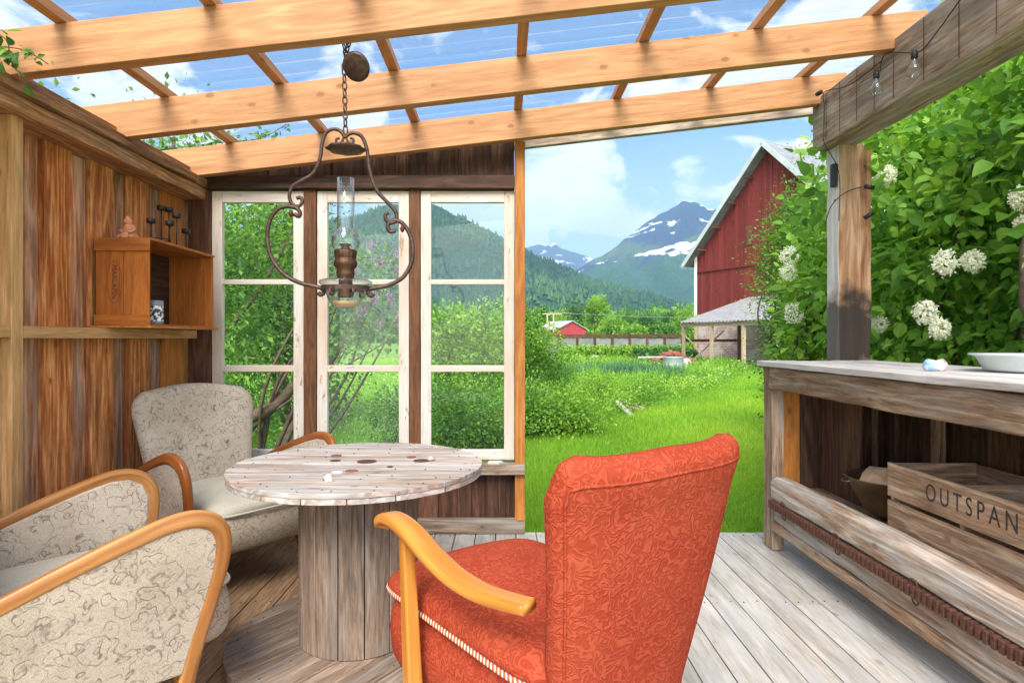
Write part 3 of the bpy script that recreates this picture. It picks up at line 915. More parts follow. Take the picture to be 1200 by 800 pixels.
prof = [(.028, hz(740)), (.028, hz(715)), (.026, hz(690)), (.032, hz(686)), (.036, hz(672)), (.033, hz(662)), (.045, hz(652)), (.046, hz(640)), (.038, hz(632)), (.040, hz(629)), (.043, hz(611)), (.040, hz(607)), (.020, hz(606)), (.014, hz(598)), (.022, hz(594)), (.022, hz(590)), (0, hz(589))]
m.lathe(prof, c=rb, n=48, wob=lambda a, z: .05 * math.sin(16 * a) if hz(640) < z < hz(600) else 0)
m.build('burner', M_brass, lamp)
m = MB(); cx_ = rb + Vector((.001, 0, 0))
m.lathe([(.030, hz(628)), (.036, hz(616)), (.050, hz(600)), (.0555, hz(585)), (.052, hz(568)), (.038, hz(555)), (.0345, hz(545)), (.0335, hz(500)), (.0335, hz(406)), (.0325, hz(406)), (.0325, hz(500)), (.0335, hz(547)), (.037, hz(557)), (.051, hz(570)), (.0545, hz(585)), (.049, hz(600))], c=cx_, n=40)
m.build('chimney', M_glass, lamp)
for u, v in ((101, 506), (413, 548)):
    m = MB(); m.lathe([(0, .014), (.006, .010), (.010, .0), (.007, -.010), (.002, -.016), (0, -.017)], c=lp(u, v, -.012), n=14)
    m.build('red_bead', plain('dark_red_bead', (.10, .015, .02), .3), lamp)
# ============================================================ spool table
TC = (-.587, 2.50); TR = .50
tb = thing('spool_table', 'round grey wooden cable spool used as a table', 'table', (TC[0], TC[1], 0))
def disc_planks(m, Rr, z0, z1, pw, ang, gap=.003):
    ca, sa = math.cos(ang), math.sin(ang); y = -Rr
    off = random.uniform(0, pw * .6)
    y = -Rr - off
    while y < Rr:
        a, b = max(y + gap / 2, -Rr + .001), min(y + pw - gap / 2, Rr - .001)
        if b - a > .012:
            poly = []
            n = 10
            for k in range(n + 1):
                t_ = a + (b - a) * k / n; poly.append((math.sqrt(max(Rr * Rr - t_ * t_, 0)), t_))
            for k in range(n, -1, -1):
                t_ = a + (b - a) * k / n; poly.append((-math.sqrt(max(Rr * Rr - t_ * t_, 0)), t_))
            poly = [(x * ca - y_ * sa, x * sa + y_ * ca) for x, y_ in poly]
            dz = random.uniform(-.0012, .0012)
            m.prism(poly, z0, z1 + dz, (ca, sa))
        y += pw
def nails(m, Rr, z, ang, pw, n=110, r=.0035, mi=1):
    """rings and rows of nail heads"""
    for rr in (Rr * .95, Rr * .88, Rr * .62, Rr * .45):
        k = int(rr * 46)
        for j in range(k):
            a = 2 * math.pi * j / k + random.uniform(-.05, .05)
            r_ = rr + random.uniform(-.02, .015)
            x, y = r_ * math.cos(a), r_ * math.sin(a)
            m.prism([(x + r * math.cos(q), y + r * math.sin(q)) for q in np.linspace(0, 2 * math.pi, 6, endpoint=False)], z - .001, z + .0022, mi=mi)
TZ = .735
m = MB()
disc_planks(m, TR, TZ - .018, TZ, .098, R(-2))
disc_planks(m, TR - .002, TZ - .038, TZ - .0195, .15, R(88))
nails(m, TR, TZ, 0, .1)
tt = m.build('tabletop', [W['spooltop'], M_nail], tb, bevel=.0025)
def tl(px, py):
    Y = (EYE - TZ) * F / (py - 397); X = (px - 590) / F * Y
    return X - TC[0], Y - TC[1]
M_hole = plain('dark_hole_disc', (.07, .03, .02), .9)  # dark colour of flat discs standing in for the shade inside bolt holes
for px, py, r, mi in ((394, 534, .022, 1), (393, 540, .022, 0), (430, 541, .040, 0), (412, 552, .024, 1), (482, 535.5, .020, 1), (494, 540, .034, 0), (457, 547, .011, 0)):
    x, y = tl(px, py); m = MB()
    m.prism([(x + r * math.cos(q), y + r * math.sin(q)) for q in np.linspace(0, 2 * math.pi, 24, endpoint=False)], TZ - .003, TZ + .003)
    m.build('washer' if mi else 'dark_hole_disc', M_washer if mi else M_hole, tt)
m = MB()
n = 15; rd = .235
for k in range(n):
    a0 = 2 * math.pi * (k + .02) / n; a1 = 2 * math.pi * (k + .98) / n
    poly = [(rd * math.cos(a), rd * math.sin(a)) for a in np.linspace(a0, a1, 5)] + [((rd - .02) * math.cos(a), (rd - .02) * math.sin(a)) for a in np.linspace(a1, a0, 5)]
    o_ = len(m.v)
    m.prism(poly, .052, TZ - .040, (1, 0))
    for q in range(o_, len(m.v)):      # the grain runs up the staves
        g_ = m.g[q]; m.g[q] = (g_[2], g_[0], g_[1])
m.build('drum', W['spool'], tb, bevel=.003)
m = MB()
disc_planks(m, TR + .005, .026, .050, .105, R(55))
disc_planks(m, TR, .002, .0245, .14, R(-35))
nails(m, TR, .050, 0, .1)
m.build('base_disc', [W['spool'], M_nail], tb, bevel=.003)
# scraps on the table
x, y = tl(381, 565)
sh = MB(); sh.prism([(0, 0), (.022, .004), (.012, .016)], 0, .024, M=Matrix.Translation((TC[0] + x, TC[1] + y, TZ + .0015)) @ Matrix.Rotation(R(20), 4, 'X'))
o = sh.build('glass_shard', M_white); tag(o, 'small upright white shard near the front of the table top', 'shard')
x, y = tl(389, 555)
sh = MB(); sh.prism([(0, 0), (.03, .003), (.036, .014), (.012, .022), (-.004, .012)], 0, .004, M=Matrix.Translation((TC[0] + x, TC[1] + y, TZ + .0015)))
o = sh.build('shell_fragment', M_white); tag(o, 'flat white shell fragment on the table top behind the upright shard', 'fragment')
x, y = tl(505, 540)
sh = MB(); sh.lathe([(0, 0), (.012, .002), (.015, .009), (.009, .017), (0, .019)], c=(TC[0] + x, TC[1] + y, TZ + .0015), n=16, wob=lambda a, z: .15 * math.sin(2 * a + 1))
o = sh.build('grey_pebble', M_stone); tag(o, 'grey pebble on the table top by the rightmost bolt hole', 'pebble')

# ============================================================ upholstered chairs
def back_solid(m, wb, wt, z0, z1, y0, y1, th, wing=.05, crown=.02, round_=.12, mi=0, roll=0.0):
    """curved chair back; v from bottom to top, front faces +y"""
    def C(u, v):
        s_ = (v + 1) / 2
        hw = wb + (wt - wb) * s_ ** 1.1
        # rounded top corners
        x = hw * u
        z = z0 + (z1 - z0) * s_
        z += -crown * (abs(u) ** 2.5) * s_ + .012 * math.cos(u * math.pi) * s_
        y = y0 + (y1 - y0) * s_ ** 1.25 + wing * abs(u) ** 2.2 * (.35 + .65 * s_) - .02 * math.sin(s_ * math.pi)
        y -= roll * max(0, s_ - .85) / .15
        k = max(0, abs(u) - .8) / .2; l = max(0, s_ - .86) / .14
        if k > 0 and l > 0:
            cc = (k * l)
            x -= math.copysign(.030 * cc, u); z -= .035 * cc
        bq = max(0, -v - .8) / .2 * max(0, abs(u) - .8) / .2
        x -= math.copysign(.03 * bq, u); z += .02 * bq
        return (x, y, z)
    def T(u, v):
        return th * (max(0, 1 - abs(u) ** 7) ** .5) * (max(0, 1 - abs(v) ** 14) ** .5) * (1 - .12 * (v + 1) / 2)
    m.solid(C, T, 30, 34, mi=mi)
    def rear(u, v):
        e = .02; p = Vector(C(u, v)); du = Vector(C(u + e, v)) - Vector(C(u - e, v)); dv = Vector(C(u, v + e)) - Vector(C(u, v - e))
        n = du.cross(dv).normalized(); n = n if n.y < 0 else -n
        return p + n * (T(u, v) - .0005)
    uu = .90
    path = [rear(-uu, v) for v in np.linspace(-.9, .86, 30)] + [rear(u, .86 + .05 * (1 - (u / uu) ** 6)) for u in np.linspace(-uu * .985, uu * .985, 24)] + [rear(uu, v) for v in np.linspace(.86, -.9, 30)]
    m.tube(path, .0042, 6, mi=mi)
def seat_solid(m, hw, y0, y1, zc, th, dome=.02, mi=0, k=9, sag=0.0, fl=0.0):
    def C(u, v):
        ru = 1 - .075 * abs(v) ** 9; rv = 1 - .06 * abs(u) ** 9
        return (u * ru * (hw + fl * (v + 1) / 2), (y0 + y1) / 2 + (y1 - y0) / 2 * v * rv, zc + dome * (1 - u * u) * (1 - v * v * .6))
    def T(u, v):
        return th * (max(0, 1 - abs(u) ** k) ** .5) * (max(0, 1 - abs(v) ** k) ** .5)
    m.solid(C, T, 26, 26, mi=mi)

def floral_chair(name, label, armwood, loc, rz):
    c = thing(name, label, 'armchair', loc, rz, 'floral armchairs around the spool table')
    HW = .325
    m = MB()
    seat_solid(m, .285, -.28, .44, .335, .105, .0, k=14, fl=.03); m.build('seat_base', M_floralseat, c)
    m = MB()
    seat_solid(m, .27, -.22, .435, .425, .042, .03, k=10, fl=.03); cu = m.build('seat_cushion', M_seatbeige, c)
    m = MB()
    pts = []
    for a in np.linspace(0, 2 * math.pi, 60, endpoint=False):
        ca, sa = math.cos(a), math.sin(a)
        x = .30 * math.copysign(abs(ca) ** .25, ca); y = .11 + .33 * math.copysign(abs(sa) ** .25, sa)
        pts.append((x * (1 if y > 0 else .93), y, .425))
    m.tube(pts, .006, 6, closed=True); m.build('piping', M_seatbeige, cu)
    m = MB(); back_solid(m, .26, .355, .30, .975, -.24, -.42, .062, wing=.075, crown=.02)
    bk = m.build('backrest', M_floral, c)
    for s_ in (-1, 0, 1):
        b_ = MB(); b_.lathe([(0, .006), (.010, .004), (.013, 0), (0, -.002)], c=(s_ * .13, -.262, .66), n=14, M=Matrix.Rotation(R(-80), 4, 'X'))
        b_.build('button', M_floral, bk)
    for s_ in (-1, 1):
        X0 = s_ * HW
        def P(y, z):   # the arm leans outward as it rises
            return Vector((X0 + s_ * (.02 + .07 * (z - .25) / .45), y, z))
        path = [(-.36, .475), (-.27, .520), (-.14, .575), (.0, .628), (.12, .668), (.215, .692), (.285, .690), (.335, .660), (.357, .600), (.350, .52), (.325, .41), (.295, .30), (.262, .12)]
        pp = spline([P(*q) for q in path], 5)
        n = len(pp); rad = [.85 + .35 * math.sin(min(1, i / n * 1.6) * math.pi * .5) * (1 if i < n * .55 else 1 - .25 * (i / n - .55) / .45) for i in range(n)]
        a_ = MB(); a_.sweep(pp, rsec(.023, .0155, 3), up=(s_ * 1, 0, .15), rad=rad)
        # panel under the bent rail
        ar = a_.build('armrest', armwood, c)
        inner = [P(*q) for q in [(-.33, .478), (-.14, .562), (.0, .614), (.12, .654), (.215, .678), (.277, .676), (.322, .65), (.342, .60), (.335, .52), (.31, .41), (.28, .30), (.256, .20), (-.26, .20), (-.30, .35)]]
        pnl = MB()
        def side(off): return [q + Vector((s_ * off, 0, 0)) for q in inner]
        A, B = side(-.022), side(.014)
        cA = sum(A, Vector()) / len(A); cB = sum(B, Vector()) / len(B) + Vector((s_ * .012, 0, 0)); k = len(A)
        vs = A + B + [cA, cB]
        fs = []
        for j in range(k):
            j2 = (j + 1) % k
            fs += [(j, j2, k + j2, k + j), (j2, j, 2 * k), (k + j, k + j2, 2 * k + 1)]
        pnl.add(vs, fs, None, .5, 0, False)
        po = pnl.build('arm_panel', M_floral, c, bevel=.008)
    for sx_, sy_, in ((-1, 1), (1, 1), (-1, -1), (1, -1)):
        l = MB()
        l.beam((sx_ * .25, sy_ * .26, .25), (sx_ * .27, sy_ * .30, .0), .042, .042, up=(0, 1, 0), taper=(1.15, .7))
        l.build('leg', armwood, c, bevel=.005)
    return c
def facing(dx, dy): return math.atan2(dy, dx) - math.pi / 2
# near chair on the left
f1 = facing(.72, .69)
chB = floral_chair('floral_armchair', 'beige floral armchair with light varnished arms, nearest on the left', W['armlight'], (-1.42, 1.98, 0), f1)
chA = floral_chair('floral_armchair', 'beige floral armchair with dark varnished arms, back against the plank wall below the shelf', W['armdark'], (-1.46, 3.27, 0), facing(.80, -.60))

# ---- red chair
rc_ = thing('red_armchair', 'red swirl patterned armchair with honey coloured arms seen from behind', 'armchair', (0, 0, 0), 0)
m = MB(); seat_solid(m, .30, -.28, .52, .285, .135, .0, k=14, fl=.015); m.build('seat_base', M_red, rc_)
m = MB(); seat_solid(m, .305, -.28, .53, .42, .062, .035, k=8, fl=.015); m.build('seat', M_red, rc_)
m = MB()
pts = []
for a in np.linspace(0, 2 * math.pi, 80, endpoint=False):
    ca, sa = math.cos(a), math.sin(a)
    x = .315 * math.copysign(abs(ca) ** .22, ca); y = .122 + .41 * math.copysign(abs(sa) ** .22, sa)
    pts.append((x, y, .418))
m.tube(pts, .0075, 8, closed=True); m.build('cord', M_cord, rc_)
m = MB(); back_solid(m, .225, .352, .18, .965, -.24, -.42, .062, wing=.06, crown=-.05, roll=.02)
m.build('backrest', M_red, rc_)
for s_ in (-1, 1):
    path = [(.350, .668, .372), (.340, .690, .374), (.30, .706, .375), (.235, .706, .374), (.16, .688, .370), (.08, .655, .362), (-.02, .625, .352), (-.11, .611, .336), (-.19, .611, .318), (-.265, .616, .298)]
    pp = spline([(s_ * (q[2] + .012), q[0], q[1]) for q in path], 5)
    a_ = MB(); a_.sweep(pp, rsec(.034, .017, 4), up=(0, -.2, 1), rad=[.85 + .2 * math.sin(i / len(pp) * math.pi) for i in range(len(pp))])
    a_.build('armrest', W['armorange'], rc_)
    p_ = MB(); p_.beam((s_ * .368, .235, .690), (s_ * .340, .225, .0), .046, .046, up=(0, 1, 0), taper=(.75, 1.1), seg=5)
    p_.build('front_post', W['armorange'], rc_, bevel=.005)
    l = MB(); l.beam((s_ * .25, -.25, .22), (s_ * .26, -.36, .0), .045, .045, up=(0, 1, 0), taper=(1.1, .75))
    l.build('leg', W['armorange'], rc_, bevel=.005)
rc_.rotation_euler.z = .641
rc_.location = (.150, 1.83, 0)

# ============================================================ open cabinet on the right
cb = thing('open_cabinet', 'long open cabinet of grey reclaimed timber with a pale plank top', 'cabinet', (0, 0, 0))
FX = 1.574; NY = .9; FY = 3.72
m = MB()
m.box(FX - .03, FX + .20, NY, FY + .03, 1.078, 1.108, 'y', seg=24, jit=.003)
m.box(FX + .203, FX + .42, NY, FY + .02, 1.080, 1.107, 'y', seg=24, jit=.003)
m.box(FX + .423, FX + .66, NY, FY + .03, 1.079, 1.110, 'y', seg=24, jit=.003)
m.build('top', W['cabpale'], cb, bevel=.004)
m = MB(); m.box(FX - .012, FX + .03, NY, 3.62, .945, 1.074, 'y', seg=40, jit=.009); m.build('apron', W['cab'], cb, bevel=.008)
m = MB(); m.box(FX, FX + .072, 3.60, 3.72, .003, 1.076, 'z', seg=8, jit=.002); m.build('leg', W['cab'], cb, bevel=.004)
m = MB(); m.box(FX + .60, FX + .66, 3.62, 3.70, .003, 1.076, 'z'); m.build('leg', W['cab'], cb, bevel=.004)
for y in (NY + .04,):
    m = MB(); m.box(FX + .002, FX + .07, y - .04, y + .04, .003, 1.076, 'z'); m.build('leg', W['cab'], cb, bevel=.004)
m = MB()
x = FX + .073
k = 0
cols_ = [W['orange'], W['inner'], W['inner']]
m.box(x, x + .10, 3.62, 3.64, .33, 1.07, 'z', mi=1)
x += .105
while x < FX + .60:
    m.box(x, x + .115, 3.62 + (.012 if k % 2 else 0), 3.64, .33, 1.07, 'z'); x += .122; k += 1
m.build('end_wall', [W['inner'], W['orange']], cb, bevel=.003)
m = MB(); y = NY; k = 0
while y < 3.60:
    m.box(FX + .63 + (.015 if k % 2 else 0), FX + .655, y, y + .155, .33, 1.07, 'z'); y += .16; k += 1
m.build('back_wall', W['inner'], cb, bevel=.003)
for y in (1.55, 2.35, 3.05):
    m = MB(); m.box(FX + .58, FX + .625, y, y + .05, .37, 1.07, 'z'); m.build('back_stud', W['cab'], cb, bevel=.003)
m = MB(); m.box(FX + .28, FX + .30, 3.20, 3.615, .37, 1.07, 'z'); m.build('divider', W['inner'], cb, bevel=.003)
m = MB()
for a, b in ((.106, .25), (.253, .43), (.433, .62)):
    m.box(FX + a, FX + b, NY, 3.60, .345, .368, 'y', seg=16, jit=.003)
m.build('inner_shelf', W['cab'], cb, bevel=.003)
# split log front rail, lower boards
m = MB()
sec = [(-.055, -.062), (.0, -.064), (.05, -.062), (.055, .045), (.035, .064), (-.02, .066), (-.05, .052), (-.058, .03)]
pts = [(FX + .044, y, .373 + .004 * math.sin(y * 3)) for y in np.linspace(3.595, NY + .085, 60)]
m.sweep(pts, sec, up=(0, 0, 1), rad=[1 + .05 * mnoise.noise(Vector((y * 3, 0, 0))) for y in np.linspace(0, 3, 60)], smooth=False)
lg = m.build('log_rail', W['log'], cb, bevel=.008)
m = MB(); m.box(FX + .005, FX + .06, NY + .085, 3.595, .175, .292, 'y', seg=40, jit=.006); m.build('lower_rail', W['log'], cb, bevel=.006)
m = MB(); m.box(FX - .012, FX + .035, NY + .085, 3.595, .125, .172, 'y', seg=20, jit=.003); m.build('kick_board', W['cab'], cb, bevel=.004)
m = MB()
y = 3.58; k = 0
m.box(FX - .013, FX - .002, NY, 3.59, .283, .298, 'y')
while y > NY:
    m.box(FX - .032, FX - .005, y - .018, y, .262 + random.uniform(-.001, .001), .306, 'z', rnd=random.random()); y -= .032; k += 1
    if k % 17 == 5:
        m.tube(spline([(FX - .015, y + .012, .30), (FX - .024, y + .012, .326), (FX - .02, y - .012, .33), (FX - .015, y - .02, .30)], 4), .0035, 6)
        m.tube(spline([(FX - .015, y + .012, .27), (FX - .012, y + .012, .238), (FX - .01, y - .012, .236), (FX - .015, y - .02, .27)], 4), .0035, 6)
m.build('gear_rack', M_rust, cb, bevel=.002, label='rusty toothed iron rack nailed along the log rail')

# ---- crate with stencil
cr = thing('fruit_crate', 'old wooden fruit crate stencilled OUTSPAN on the cabinet shelf', 'crate', (1.70, 2.72, .372), R(0))
cL, cD, cH = .86, .38, .325
m = MB()
m.box(0, .014, -cL, 0, .178, cH, 'y', seg=6, jit=.0015); fb = m.build('front_slat', W['crate'], cr, bevel=.002)
m = MB(); m.box(0, .014, -cL, 0, .01, .160, 'y', seg=6, jit=.0015); m.build('front_slat', W['crate'], cr, bevel=.002)
m = MB(); m.box(cD, cD + .014, -cL, 0, .17, cH - .01, 'y'); m.build('back_slat', W['crate'], cr, bevel=.002)
m = MB(); m.box(cD, cD + .014, -cL, 0, .01, .155, 'y'); m.build('back_slat', W['crate'], cr, bevel=.002)
for y0 in (-.022, -cL * .5, -cL + .002):
    m = MB(); m.box(.0145, cD - .0005, y0, y0 + .02, .004, cH - .004, 'x'); m.build('end_board', W['crate'], cr, bevel=.002)
m = MB(); m.box(.0145, cD - .0005, -cL + .022, -.024, 0, .009, 'y'); m.build('floor_board', W['crate'], cr, bevel=.001)
M_ = Matrix.Translation((-.0008, -.47, .252)) @ Matrix(((0, 0, -1, 0), (-1, 0, 0, 0), (0, 1, 0, 0), (0, 0, 0, 1)))
for i_, chh in enumerate('OUTSPAN'):
    pass
text_mesh('OUTSPAN', .098, M_ink, M_, fb, name='stencil_lettering', xs=.78, spacing=1.45, depth=.0004)
# stencil bridges: thin strips of bare wood across the O and P strokes
# ---- pan with paper
pn = thing('metal_pan', 'tarnished round metal pan holding brown paper beside the crate', 'pan', (1.87, 2.97, .372))
m = MB(); m.lathe([(0, .0), (.06, .002), (.12, .05), (.185, .185), (.198, .197), (.200, .202), (.192, .200), (.180, .188), (.115, .055), (.055, .008), (0, .006)], n=48)
m.build('bowl', M_brass_bowl, pn)
m = MB(); m.tube(spline([(-.19, -.03, .19), (-.225, -.02, .185), (-.225, .02, .185), (-.19, .03, .19)], 5), .005, 6); m.build('handle', M_iron, pn)
m = MB(); n1, n2 = 15, 9; vs = []
for j in range(n2 + 1):
    th = math.pi * j / n2
    for i in range(n1):
        a = 2 * math.pi * i / n1 + (.2 if j % 2 else 0)
        d_ = Vector((math.sin(th) * math.cos(a), math.sin(th) * math.sin(a), math.cos(th)))
        q = 1 + .30 * mnoise.noise(d_ * 2.3 + Vector((4, 1, 2))) + .22 * mnoise.noise(d_ * 6 + Vector((1, 7, 2)))
        q2 = .62 if d_.z < 0 else 1
        vs.append((d_.x * .135 * q * q2, d_.y * .135 * q * q2, .145 + d_.z * .088 * q))
m.add(vs, [(j * n1 + i, j * n1 + (i + 1) % n1, (j + 1) * n1 + (i + 1) % n1, (j + 1) * n1 + i) for j in range(n2) for i in range(n1)])
pp_ = m.build('crumpled_paper', M_paper, loc=(1.86, 2.94, .385))
tag(pp_, 'crumpled brown paper bag lying in the metal pan', 'paper bag')

# ---- things on the counter
cn = thing('crushed_can', 'crushed white, blue and red drink can on the counter in front of the lilac', 'can', (at(1096, 424, 2.52).x, 2.52, 1.111), R(15))
t = NT('can_print')
sx = t.n('ShaderNodeSeparateXYZ', {0: t.obj()})
cc = t.ramp(t.math('ADD', t.math('MULTIPLY', sx.outputs[0], 9), .5), [(.20, (.25, .45, .70)), (.42, (.75, .77, .80)), (.66, (.78, .79, .80)), (.74, (.70, .06, .10)), (.92, (.75, .75, .75))])
cc = t.mix(t.ramp(t.noise(t.obj(), 60, 3), [(.5, 0.0), (.56, .6)]), cc, (.85, .86, .88))
M_can = t.pbr(cc, .35, metal=.2)
m = MB()
m.lathe([(0, -.045), (.022, -.045), (.026, -.038), (.025, -.01), (.021, .005), (.025, .02), (.026, .036), (.021, .044), (0, .043)], c=(0, 0, .021), n=24, M=Matrix.Rotation(R(90), 4, 'Y'), wob=lambda a, z: -.18 * abs(math.sin(a * 1.5 + z * 40)) + .05)
m.build('can_body', M_can, cn)
m = MB(); m.tube([(.036 + .0 * k, .008 * math.cos(k), .022 + .008 * math.sin(k)) for k in np.linspace(0, 6.28, 10, endpoint=False)], .0012, 5, closed=True); m.build('pull_ring', M_galv, cn)
lid = thing('enamel_basin', 'shallow grey enamel basin resting on the right end of the counter', 'basin', (2.075, 2.42, 1.111))
m = MB(); m.lathe([(0, .0), (.13, .0), (.15, .010), (.172, .058), (.196, .066), (.197, .071), (.170, .066), (.145, .014), (0, .009)], n=48); m.build('basin_body', M_enamel, lid)
for s_ in (-1,):
    m = MB(); m.tube(spline([(-.05, -.03, .03), (-.05, -.03, .062), (-.01, -.05, .066), (.03, -.06, .062), (.03, -.06, .03)], 4), .006, 6); m.build('handle', M_galv, lid)

# ============================================================ string lights on the header beam
sl = thing('string_lights', 'black cable with clear glass bulbs strung along the grey header beam and post', 'string lights', (1.93, 3.2, 2.6))
O_ = Vector((1.93, 3.2, 2.6))
def hp(px, py, X=1.925):
    Y = X * F / (px - 590); return Vector((X, Y, EYE + (397 - py) / F * Y)) - O_
c_ = MB()
c_.tube(spline([hp(1140, -20), hp(1118, 10), hp(1100, 35), hp(1079, 60), hp(1060, 62), hp(1040, 62), hp(1033, 72), hp(1032, 84)], 5), .0028, 6)
c_.tube(spline([hp(1033, 72), hp(1010, 90), hp(990, 102), hp(966, 108), hp(966, 125), hp(965.5, 150), hp(966, 168), Vector((2.02, 3.70, 2.24)) - O_, Vector((2.02, 3.70, 1.95)) - O_], 5), .0028, 6)
c_.tube(spline([at(967, 262, 3.70) - O_, at(975, 240, 3.70) - O_, at(992, 225, 3.71) - O_, at(1010, 219, 3.715) - O_], 5), .0028, 6)
c_.build('cable', M_black, sl)
def bulb(p, M=None):
    s_ = MB(); s_.lathe([(0, .0), (.013, .0), (.0145, -.012), (.0145, -.034), (.012, -.038), (0, -.038)], c=p, n=18, M=M); so = s_.build('socket', M_black, sl)
    b_ = MB(); b_.lathe([(.011, -.036), (.013, -.05), (.022, -.065), (.030, -.085), (.030, -.100), (.022, -.115), (.010, -.122), (0, -.123)], c=p, n=24, M=M)
    b_.build('bulb', M_glass, sl)
    w_ = MB(); w_.tube([p + Vector((-.002, 0, -.04)), p + Vector((-.004, .004, -.075))], .0012, 5); w_.tube([p + Vector((.004, 0, -.04)), p + Vector((.003, .004, -.075))], .0012, 5); w_.build('filament_post', M_galv, sl)
bulb(hp(1032, 84) + Vector((-.022, 0, 0)))
bulb(hp(1077, 60) + Vector((-.022, 0, 0)))
q = hp(966, 108); s_ = MB(); s_.tube([q + Vector((-.02, 0, 0)), q + Vector((-.02, .045, .004))], .013, 12); s_.build('socket', M_black, sl)
q = at(1012, 219, 3.70) - O_; s_ = MB(); s_.tube([q + Vector((0, -.01, 0)), q + Vector((.05, -.02, -.01))], .013, 12); s_.build('socket', M_black, sl)
q = at(1012, 256, 3.70) - O_; s_ = MB(); s_.tube([q + Vector((0, -.01, 0)), q + Vector((.045, -.02, .03))], .013, 12); s_.build('socket', M_black, sl)
tbx = MB(); p0 = at(962, 204, 3.72); tbx.box(2.005, 2.033, 3.735, 3.775, p0.z - .07, p0.z + .07, 'z')
o = tbx.build('small_box', M_black, bevel=.004); tag(o, 'small flat black box fixed to the left side of the post', 'small box')
# ============================================================ foliage tools
SIMPLE = (np.array([(0, 0, 0), (.45, .30, .10), (1, 0, -.05), (.45, -.30, .10)]), np.array([(0, 1, 2), (0, 2, 3)]))
HEART = (np.array([(0, 0, 0), (.10, .30, .08), (.42, .36, .10), (.78, .17, .03), (1.0, 0, -.10), (.78, -.17, .03), (.42, -.36, .10), (.10, -.30, .08), (.45, 0, -.02)]),
         np.array([(8, 0, 1), (8, 1, 2), (8, 2, 3), (8, 3, 4), (8, 4, 5), (8, 5, 6), (8, 6, 7), (8, 7, 0)]))
LANCE = (np.array([(0, 0, 0), (.4, .12, .04), (1, 0, -.08), (.4, -.12, .04)]), np.array([(0, 1, 2), (0, 2, 3)]))
def norm(a): return a / np.maximum(np.linalg.norm(a, axis=1, keepdims=True), 1e-9)
def leaf_arrays(P, D, N, S, rnd, shape=SIMPLE):
    """leaves at P pointing along D with face normal near N and length S"""
    sv_, sf = shape
    D = norm(D); A = norm(np.cross(N, D)); Nn = np.cross(D, A)
    k = len(sv_); n = len(P)
    V = P[:, None, :] + S[:, None, None] * (sv_[None, :, 0:1] * D[:, None, :] + sv_[None, :, 1:2] * A[:, None, :] + sv_[None, :, 2:3] * Nn[:, None, :])
    Fc = sf[None] + (np.arange(n) * k)[:, None, None]
    return V.reshape(-1, 3), Fc.reshape(-1, sf.shape[1]), np.repeat(rnd, k)
def crown_points(rng, c, rad, n_cl, per, cr, shell=.5, lump=.25, flat=1.0):
    """clump centres in an uneven ellipsoid, then points round each clump"""
    d = norm(rng.normal(size=(n_cl, 3)))
    f = 1 + lump * (np.sin(d[:, 0] * 5 + c[0]) * np.cos(d[:, 1] * 4 + c[1]) + np.sin(d[:, 2] * 6 + c[0] * 2)) + rng.normal(size=n_cl) * .07
    r = (shell + (1 - shell) * rng.random(n_cl) ** .6) * f
    C = np.array(c) + d * r[:, None] * np.array(rad)
    idx = np.repeat(np.arange(n_cl), per)
    off = rng.normal(size=(len(idx), 3)) * cr * np.array([1, 1, flat])
    P = C[idx] + off
    cl_r = rng.random(n_cl)[idx]
    return P, off, d[idx], cl_r, C
def crown(name, rng, c, rad, n_cl, per, cr, ls, mat, parent=None, shell=.5, lump=.25, shape=SIMPLE, zmin=None, droop=.2, contrast=.5):
    P, off, d, cl, C = crown_points(rng, c, rad, n_cl, per, cr, shell, lump)
    if zmin is not None:
        k = P[:, 2] > zmin; P, off, d, cl = P[k], off[k], d[k], cl[k]
    n = len(P)
    D = norm(off) + d * .5 + rng.normal(size=(n, 3)) * .5; D[:, 2] -= droop
    N = rng.normal(size=(n, 3)) * .55 + d * .3 + np.array([0, 0, .9])
    S = ls * (.45 + .95 * rng.random(n) ** 1.3)
    rnd = np.clip(contrast * cl + (1 - contrast) * rng.random(n), 0, 1)
    V, Fc, rr = leaf_arrays(P, D, N, S, rnd, shape)
    return npmesh(name, V, Fc, mat, rr, parent), C
def limbs(parent, base, C, rng, k=8, r0=.05, name='branch', mat=None):
    m = MB(); base = Vector(base)
    for i in rng.choice(len(C), min(k, len(C)), replace=False):
        e = Vector(C[i]); mid = base.lerp(e, .5) + Vector(rng.normal(size=3) * .12 * (e - base).length); mid.z -= .0
        pp = spline([base + Vector((rng.normal() * r0, rng.normal() * r0, 0)), mid, e], 6)
        m.tube(pp, [r0 * (1 - .85 * j / (len(pp) - 1)) for j in range(len(pp))], 6)
    return m.build(name, mat or M_bark, parent)
def tree(name, label, cat, base, h, rad, mat, n_cl, per, cr, ls, seed, group=None, zc=.62, trunk=.12, shell=.45, lump=.22, shape=SIMPLE, kx=7, contrast=.5, low=.08):
    rng = np.random.default_rng(seed)
    t_ = thing(name, label, cat, base, 0, group)
    c = (0, 0, h * zc)
    o, C = crown('crown', rng, c, rad, n_cl, per, cr, ls, mat, t_, shell, lump, shape, zmin=h * low, contrast=contrast)
    m = MB()
    pp = spline([(0, 0, -.15), (rng.normal() * .04 * h, rng.normal() * .03 * h, h * .3), (rng.normal() * .03 * h, 0, h * zc), (0, 0, h * .9)], 6)
    m.tube(pp, [trunk * (1 - .8 * j / (len(pp) - 1)) for j in range(len(pp))], 8); m.build('trunk', M_bark, t_)
    limbs(t_, (0, 0, h * .25), C, rng, kx, trunk * .45)
    return t_
